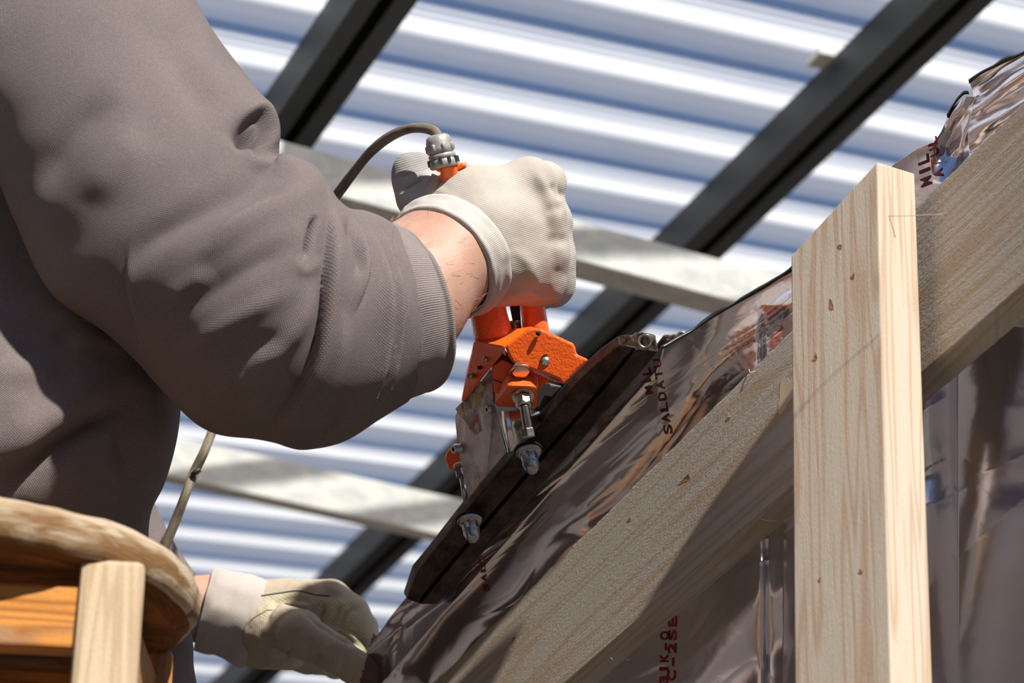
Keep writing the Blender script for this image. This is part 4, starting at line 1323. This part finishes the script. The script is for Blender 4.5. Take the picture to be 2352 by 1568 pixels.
# body: forearms, arms, trunk and legs as one surface
def world_tube(st, nrow, ncol):
    Vt, _ = tube_rows(st, nrow, ncol)
    return Vt
FA = [(350, 480, 250, 760, 1.65, .045, 0, 0), (560, 560, 480, 860, 1.65, .045, 20, 0), (800, 560, 850, 880, 1.67, .045, 60, 0), (858, 537, 920, 872, 1.685, .044, 74, -6), (884, 522, 985, 840, 1.695, .042, 82, -14), (902, 510, 1030, 785, 1.703, .040, 86, -30),
      (916, 502, 1058, 738, 1.71, .038, 87, -48), (930, 494, 1090, 708, 1.716, .036, 86, -62), (980, 480, 1110, 680, 1.73, .03, 80, -60), (1030, 470, 1120, 650, 1.735, .02, 60, -50)]
pieces = []
def add_piece(V_, nrow, ncol):
    pieces.append((V_.reshape(-1, 3), nrow, ncol))
add_piece(world_tube(FA, 90, 96), 90, 96)
LFA = [(440, 1322, 392, 1462, 1.96, .034, 0, 0), (488, 1318, 446, 1476, 1.96, .033, 0, 0), (560, 1345, 530, 1490, 1.96, .03, 0, 0), (640, 1370, 620, 1500, 1.96, .02, 0, 0)]
LFA = [(270, 960, 60, 1100, 1.97, .04, 0, 0), (352, 1180, 220, 1290, 1.96, .038, 0, 0)] + LFA
add_piece(world_tube(LFA, 70, 64), 70, 64)
bv, bf, b0 = [], [], 0
for Vp, a, c in pieces:
    bv.append(Vp); bf.append(tube_faces(a, c, b0))
    capc = [Vp[:c].mean(0), Vp[-c:].mean(0)]
    bv.append(np.array(capc))
    i1_, i2_ = b0 + a * c, b0 + a * c + 1
    j = np.arange(c); k = (j + 1) % c
    bf.append(np.stack([b0 + j, b0 + k, np.full(c, i1_), np.full(c, i1_)], -1)); bf.append(np.stack([b0 + (a - 1) * c + k, b0 + (a - 1) * c + j, np.full(c, i2_), np.full(c, i2_)], -1))
    b0 += a * c + 2
# trunk, upper arms, legs
hipL, hipR = P(-420, 1640, 1.88), P(60, 1640, 1.88)
fl, fr_ = np.array([hipL[0] - 0.05, hipL[1], 0.08]), np.array([hipR[0] + 0.05, hipR[1], 0.08])
kl, kr = (hipL + fl) / 2 + np.array([0, -0.02, 0]), (hipR + fr_) / 2 + np.array([0, -0.02, 0])
chest = P(-250, 100, 1.88); belly = P(-180, 900, 1.87); pelv = P(-180, 1560, 1.88); neck = P(-260, -420, 1.86)
prs = [(neck, .055, chest, .09), (chest + RT * .08, .10, belly + RT * .06, .085), (chest - RT * .08, .10, belly - RT * .06, .085), (belly + RT * .06, .085, pelv + RT * .05, .09), (belly - RT * .06, .085, pelv - RT * .05, .09),
       (P(-60, -150, 1.82), .06, P(330, 640, 1.66), .042), (P(-400, -100, 1.9), .06, chest, .08), (P(-60, -150, 1.82), .06, chest, .08), (P(0, 250, 2.0), .055, P(170, 1030, 2.06), .038), (chest, .08, P(0, 250, 2.0), .055),
       (hipL, .085, kl, .058), (kl, .058, fl, .035), (hipR, .085, kr, .058), (kr, .058, fr_, .035), (fl, .035, fl + np.array([0, .12, -.03]), .03), (fr_, .035, fr_ + np.array([0, .12, -.03]), .03), (pelv, .1, hipL, .085), (pelv, .1, hipR, .085)]
Vb, Fb_ = sdf_mesh(prs, 0.03, 0.012)
bv.append(Vb); bf.append(Fb_ + b0)
body = mesh('body', np.concatenate(bv), [[int(a) for a in dict.fromkeys(f)] for f in np.concatenate(bf)], MAT['skin'], PE)
rm_ = body.modifiers.new('join', 'REMESH'); rm_.mode = 'VOXEL'; rm_.voxel_size = 0.0035; rm_.use_smooth_shade = True
sm_ = body.modifiers.new('soften', 'SMOOTH'); sm_.iterations = 6; sm_.factor = 0.5
# trousers and boots, mostly out of the frame
TR_ = [(hipL + np.array([0, 0, .06]), .12, kl, .085), (kl, .085, fl, .065), (hipR + np.array([0, 0, .06]), .12, kr, .085), (kr, .085, fr_, .065), (pelv - np.array([0, 0, .06]), .125, (hipL + hipR) / 2, .12)]
Vt, Ft = sdf_mesh(TR_, 0.03, 0.012)
Vt = Vt.copy(); Vt[:, 2] = np.maximum(Vt[:, 2], 0.06)
mesh('trousers', Vt, Ft, MAT['trousers'], PE)
for f0 in (fl, fr_):
    a = np.array([f0[0], f0[1], 0.05])
    Vt, Ft = sdf_mesh([(a + np.array([0, -.03, .02]), .05, a + np.array([0, -.03, .08]), .048), (a + np.array([0, -.03, 0]), .05, a + np.array([0, .15, 0]), .045)], 0.03, 0.008)
    Vt = Vt.copy(); Vt[:, 2] = np.maximum(Vt[:, 2], 0.0)
    mesh('boot', Vt, Ft, MAT['rubber_and_gaps'], PE)

# arm hair
rng = np.random.RandomState(8)
Vf, _ = tube_rows(FA, 200, 200)
Nf = grid_normals(Vf)
if (Nf[100, 50] @ FW) > 0: Nf = -Nf
cu = bpy.data.curves.new('arm_hair', 'CURVE'); cu.dimensions = '3D'; cu.bevel_depth = 0.00007; cu.bevel_resolution = 1
for k in range(420):
    i = rng.randint(112, 176); j = rng.randint(0, 200)
    if Nf[i, j] @ FW > 0.35: continue
    p0 = Vf[i, j]; ax_ = nrm(Vf[min(i + 4, 199), j] - Vf[i - 4, j])
    Lh = 0.004 + rng.rand() * 0.006
    side_ = nrm(np.cross(ax_, Nf[i, j])) * (rng.rand() - 0.2) * 1.2
    dr = nrm(ax_ * 0.6 + side_ * 0.8 + Nf[i, j] * 0.35)
    s_ = cu.splines.new('POLY'); s_.points.add(3)
    for m_i in range(4):
        t = m_i / 3
        pp = p0 + dr * Lh * t + Nf[i, j] * (0.0004 - 0.0016 * t * t)
        s_.points[m_i].co = (*pp, 1)
ho = bpy.data.objects.new('arm_hair', cu); COL.objects.link(ho); cu.materials.append(MAT['hair'])
ho.parent = PE; ho.matrix_parent_inverse = Matrix.Translation(-PE.location)
ho['kind'] = 'stuff'

# ---------------- right glove
GR = [
    cone(1005, 520, 1.735, 62, 1100, 455, 1.735, 70), cone(1050, 600, 1.725, 70, 1130, 520, 1.725, 84), cone(1090, 645, 1.735, 58, 1160, 590, 1.73, 84),
    cone(1080, 470, 1.735, 68, 1215, 424, 1.745, 55), cone(1110, 520, 1.73, 84, 1235, 500, 1.742, 62), cone(1130, 570, 1.73, 84, 1240, 575, 1.745, 62), cone(1120, 640, 1.735, 62, 1235, 645, 1.755, 58),
    cone(1120, 500, 1.76, 80, 1180, 600, 1.77, 80),
    # knuckles and fingers curling away and back behind the levers
    cone(1215, 415, 1.748, 45, 1252, 420, 1.775, 40), cone(1252, 420, 1.775, 40, 1215, 455, 1.812, 36), cone(1215, 455, 1.812, 36, 1130, 460, 1.815, 32), cone(1130, 460, 1.815, 32, 1090, 465, 1.80, 28),
    cone(1240, 500, 1.75, 48, 1264, 512, 1.778, 42), cone(1264, 512, 1.778, 42, 1225, 545, 1.818, 38), cone(1225, 545, 1.818, 38, 1145, 545, 1.82, 34), cone(1145, 545, 1.82, 34, 1105, 545, 1.805, 30),
    cone(1245, 580, 1.752, 52, 1268, 590, 1.78, 44), cone(1268, 590, 1.78, 44, 1235, 615, 1.818, 38), cone(1235, 615, 1.818, 38, 1160, 615, 1.82, 34), cone(1160, 615, 1.82, 34, 1125, 612, 1.805, 30),
    cone(1245, 640, 1.76, 48, 1268, 655, 1.785, 42), cone(1268, 655, 1.785, 42, 1240, 668, 1.812, 34), cone(1240, 668, 1.812, 34, 1180, 668, 1.81, 30),
    # thumb
    cone(1010, 500, 1.745, 58, 968, 448, 1.758, 50), cone(968, 448, 1.758, 50, 950, 412, 1.768, 36), cone(950, 412, 1.768, 35, 946, 392, 1.770, 31), cone(946, 392, 1.770, 30, 972, 384, 1.768, 24)]
V, F = sdf_mesh(GR, 0.014, 0.00125)
V = smooth_verts(V, F, 5)
N = vert_normals(V, F)
if np.mean(np.einsum('ij,ij->i', N, V - V.mean(0))) < 0: F = F[:, ::-1].copy(); N = -N
GF = [('g', [(1222, 380), (1262, 450), (1285, 520)], 12, 0.0022), ('g', [(1200, 400), (1240, 465), (1262, 540), (1272, 640)], 15, -0.0022), ('g', [(1258, 420), (1278, 440), (1292, 462)], 10, -0.0022), ('g', [(1262, 545), (1285, 552), (1312, 552)], 14, -0.0016),
      ('g', [(1262, 622), (1290, 628), (1316, 630)], 16, -0.0007), ('g', [(1250, 485), (1275, 478), (1300, 480)], 13, -0.0018), ('g', [(1140, 440), (1200, 470), (1250, 560)], 22, 0.0018), ('g', [(1170, 560), (1220, 620), (1240, 690)], 16, 0.0016), ('g', [(1180, 660), (1230, 672), (1280, 660)], 14, -0.0007),
      ('g', [(1150, 690), (1200, 668), (1260, 690)], 8, 0.002), ('g', [(1180, 500), (1190, 560), (1185, 640)], 20, -0.0016), ('g', [(1100, 420), (1160, 440), (1200, 500)], 22, -0.0014), ('g', [(905, 440), (935, 424), (962, 408), (990, 402)], 7, -0.0045), ('g', [(1060, 470), (1010, 440), (985, 440)], 12, 0.001),
      ('g', [(1215, 690), (1250, 700), (1290, 690)], 9, -0.0015), ('g', [(1040, 395), (1000, 425), (975, 465)], 5, 0.0012)]
fcw = np.clip(-(N @ FW) * 2 + 0.4, 0, 1)
x_, y_, _ = PX(V)
V = V + N * ((folds(V, GF) + 0.0003 * fbm(x_ / 40, y_ / 40, 71)) * fcw)[:, None]
x_, y_, z_ = PX(V)
th_ = x_ < 1003 - 0.0 * y_
guv = np.stack([(x_ * 0.3 + y_ * 0.95) / 3300, (x_ * 0.95 - y_ * 0.3) / 3300], -1)
glove = mesh('glove', V, F, MAT['glove'], PE, uv=guv[:, ::-1])
glove['label'] = 'off-white cotton work glove clenched round the orange levers'
glove.data.materials.append(MAT['glove_thumb'])
# thumb of darker knit: faces left of the seam
cx = V[F].mean(1); fx_, fy_, _ = PX(cx)
seam = (fx_ - 1040) * 0.55 + (fy_ - 385) * 0.55 * 0 + 0
line = (fx_ - (1045 - (fy_ - 380) * 0.95))
mi = ((line < 0) & (fx_ < 1040) & (fy_ < 505)).astype(np.int32)
glove.data.materials.append(MAT['glove_tip'])
mi[(mi == 1) & (fy_ < 412 - (fx_ - 905) * 0.3)] = 2
glove.data.polygons.foreach_set('material_index', mi[:len(glove.data.polygons)])
# trim strip along the thumb seam
def strip(name, pts, w, surfV, surfN, mat, parent, lift=0.0012, thick=0.0012):
    p = spline(np.array(pts, float), 50)
    x, y, z = PX(surfV)
    v = []
    for i in range(50):
        tx, ty = (p[min(i + 1, 49)] - p[max(i - 1, 0)]); L = math.hypot(tx, ty); nx, ny = -ty / L, tx / L
        for s_, l_ in ((-1, 0.2), (-.6, 1), (.6, 1), (1, 0.2), (1, -1), (-1, -1)):
            ax_, ay_ = p[i][0] + nx * s_ * w, p[i][1] + ny * s_ * w
            dz = np.hypot(x - ax_, y - ay_)
            mk = dz < 9
            zz = z[mk & (z < (z[mk].min() + 0.02 if mk.any() else 9))].mean() if mk.any() else z[np.argmin(dz)]
            v.append(P(ax_, ay_, zz - lift * l_))
    f = [list(q_) for q_ in tube_faces(50, 6)] + [[0, 1, 2, 3, 4, 5], [49 * 6 + q_ for q_ in range(5, -1, -1)]]
    return mesh(name, v, f, mat, parent)
strip('seam_trim', [(1074, 380), (1040, 388), (1012, 404), (992, 432), (974, 455)], 10, V, N, MAT['leather'], glove)
# glove cuff
GC = [(922, 503, 1090, 716, 1.718, .039, 83, -64), (921, 497, 1094, 717, 1.718, .0405, 86, -66), (926, 488, 1106, 715, 1.722, .042, 88, -67), (934, 476, 1122, 710, 1.727, .042, 91, -70), (945, 466, 1135, 702, 1.731, .041, 92, -70), (960, 462, 1140, 690, 1.735, .036, 80, -60)]
Vg, UVg = tube_rows(GC, 50, 300)
Ng = grid_normals(Vg)
if (Ng[20, 75] @ FW) > 0: Ng = -Ng
Vg = Vg + Ng * 0.0007 * vnoise(np.arange(50)[:, None] / 12, np.arange(300)[None, :] / 12, 75)[..., None]
gc = mesh('glove_cuff', Vg.reshape(-1, 3), tube_faces(50, 300), MAT['glove_cuff'], glove, uv=UVg.reshape(-1, 2))
so = gc.modifiers.new('thickness', 'SOLIDIFY'); so.thickness = 0.0025; so.offset = 0.5
for k, pts in enumerate([[(1249, 472), (1262, 500), (1270, 530)], [(1278, 530), (1284, 538), (1288, 548)]]):
    pass

# ---------------- left glove
GL = [
    cone(575, 1415, 1.96, 82, 660, 1402, 1.96, 72), cone(585, 1455, 1.95, 72, 650, 1470, 1.94, 66), cone(590, 1492, 1.95, 44, 665, 1500, 1.96, 40), cone(600, 1380, 1.96, 48, 760, 1376, 1.95, 46),
    cone(660, 1400, 1.96, 68, 750, 1395, 1.955, 60),
    # index finger bending down
    cone(760, 1378, 1.945, 46, 806, 1408, 1.94, 42), cone(806, 1408, 1.94, 42, 838, 1440, 1.935, 30), cone(838, 1440, 1.935, 29, 856, 1475, 1.93, 20), cone(856, 1475, 1.93, 20, 862, 1492, 1.93, 17),
    # middle finger behind it
    cone(755, 1385, 1.985, 42, 800, 1430, 1.99, 36), cone(800, 1430, 1.99, 34, 820, 1480, 1.985, 26), cone(820, 1480, 1.985, 25, 818, 1500, 1.98, 20),
    # ring and little finger below
    cone(690, 1470, 1.98, 50, 745, 1505, 1.99, 36), cone(745, 1505, 1.99, 36, 770, 1535, 1.985, 26), cone(650, 1490, 1.97, 46, 700, 1515, 1.98, 30), cone(700, 1515, 1.98, 30, 738, 1530, 1.98, 22),
    # thumb in front
    cone(610, 1445, 1.93, 62, 690, 1455, 1.905, 56), cone(690, 1458, 1.895, 52, 770, 1502, 1.88, 44), cone(770, 1502, 1.88, 43, 818, 1534, 1.88, 39), cone(818, 1534, 1.88, 39, 838, 1546, 1.88, 35)]
V, F = sdf_mesh(GL, 0.0035, 0.0014)
V = smooth_verts(V, F, 4)
N = vert_normals(V, F)
if np.mean(np.einsum('ij,ij->i', N, V - V.mean(0))) < 0: F = F[:, ::-1].copy(); N = -N
LF = [('g', [(690, 1398), (730, 1428), (790, 1465), (840, 1492)], 7, -0.004), ('g', [(605, 1450), (650, 1395), (700, 1390), (735, 1415)], 9, 0.003), ('g', [(600, 1440), (640, 1388), (700, 1380), (730, 1405)], 7, -0.003), ('g', [(745, 1380), (742, 1400), (735, 1420)], 6, -0.003), ('g', [(790, 1440), (785, 1420), (800, 1400), (830, 1395)], 7, -0.003), ('g', [(770, 1430), (775, 1400), (790, 1385)], 8, -0.0025),
      ('g', [(625, 1490), (650, 1500), (670, 1512)], 7, -0.005), ('g', [(620, 1482), (645, 1486), (668, 1494)], 6, 0.003), ('g', [(720, 1460), (712, 1480), (700, 1500)], 8, -0.0016), ('g', [(760, 1470), (745, 1500), (735, 1515)], 8, 0.0015), ('g', [(800, 1500), (785, 1525), (775, 1540)], 7, -0.0015), ('g', [(640, 1420), (600, 1460), (590, 1500)], 14, 0.0015)]
fcw = np.clip(-(N @ FW) * 2 + 0.4, 0, 1)
x_, y_, _ = PX(V)
V = V + N * ((folds(V, LF) + 0.0008 * fbm(x_ / 34, y_ / 34, 81)) * fcw)[:, None]
x_, y_, z_ = PX(V)
glove2 = mesh('glove', V, F, MAT['glove_dirty'], PE, uv=np.stack([y_, x_], -1) / 3300)
glove2['label'] = 'dirty beige cotton work glove pinching the foil edge'
m = Mat('glove_tip_stain', Roughness=0.8)
m.set('Base Color', m.mix(m.ramp(m.noise(m.coord('Object'), 120, 3), [(0.4, 0), (0.6, 1)]), (0.07, 0.055, 0.055), (0.14, 0.05, 0.045)))
glove2.data.materials.append(m.m); glove2.data.materials.append(MAT['leather'])
fx_, fy_, fz_ = PX(V[F].mean(1))
mi = np.where((fx_ - 836) * 0.9 + (fy_ - 1530) * 0.25 > 0, 1, 0)
mi = np.where((mi == 1) & (fz_ > 1.925), 0, mi)
mi = np.where((fx_ > 597) & (fy_ > 1362) & (fy_ < 1440 - (fx_ - 597) * 0.05) & (fz_ > 1.9) & (fx_ < 760) & (mi == 0) & (fy_ < 1362 + 26 + np.clip(640 - fx_, 0, 60)), 2, mi)
mi = np.where((fx_ >= 745) & (fy_ > 1372) & (mi == 0) & (fz_ > 1.9), 2, mi)
glove2.data.polygons.foreach_set('material_index', mi.astype(np.int32)[:len(glove2.data.polygons)])
wire('stitching', [P(600, 1368, 1.905), P(640, 1362, 1.908), P(690, 1357, 1.908), P(725, 1366, 1.908), P(760, 1368, 1.908)], 0.0006, MAT['bore'], glove2, 6, 30)
GC2 = [(489, 1313, 446, 1486, 1.96, .036, 0, 0), (500, 1312, 456, 1490, 1.96, .038, 0, 0), (550, 1322, 500, 1502, 1.96, .040, 0, 0), (600, 1333, 550, 1528, 1.96, .042, 0, 0), (612, 1337, 562, 1530, 1.96, .041, 0, 0)]
Vg, UVg = tube_rows(GC2, 60, 160)
Ng = grid_normals(Vg)
if (Ng[20, 40] @ FW) > 0: Ng = -Ng
Vg = Vg + Ng * 0.001 * vnoise(np.arange(60)[:, None] / 14, np.arange(160)[None, :] / 10, 85)[..., None]
gc2 = mesh('glove_cuff', Vg.reshape(-1, 3), tube_faces(60, 160), MAT['glove_cuff_dirty'], glove2, uv=UVg.reshape(-1, 2))
so = gc2.modifiers.new('thickness', 'SOLIDIFY'); so.thickness = 0.002
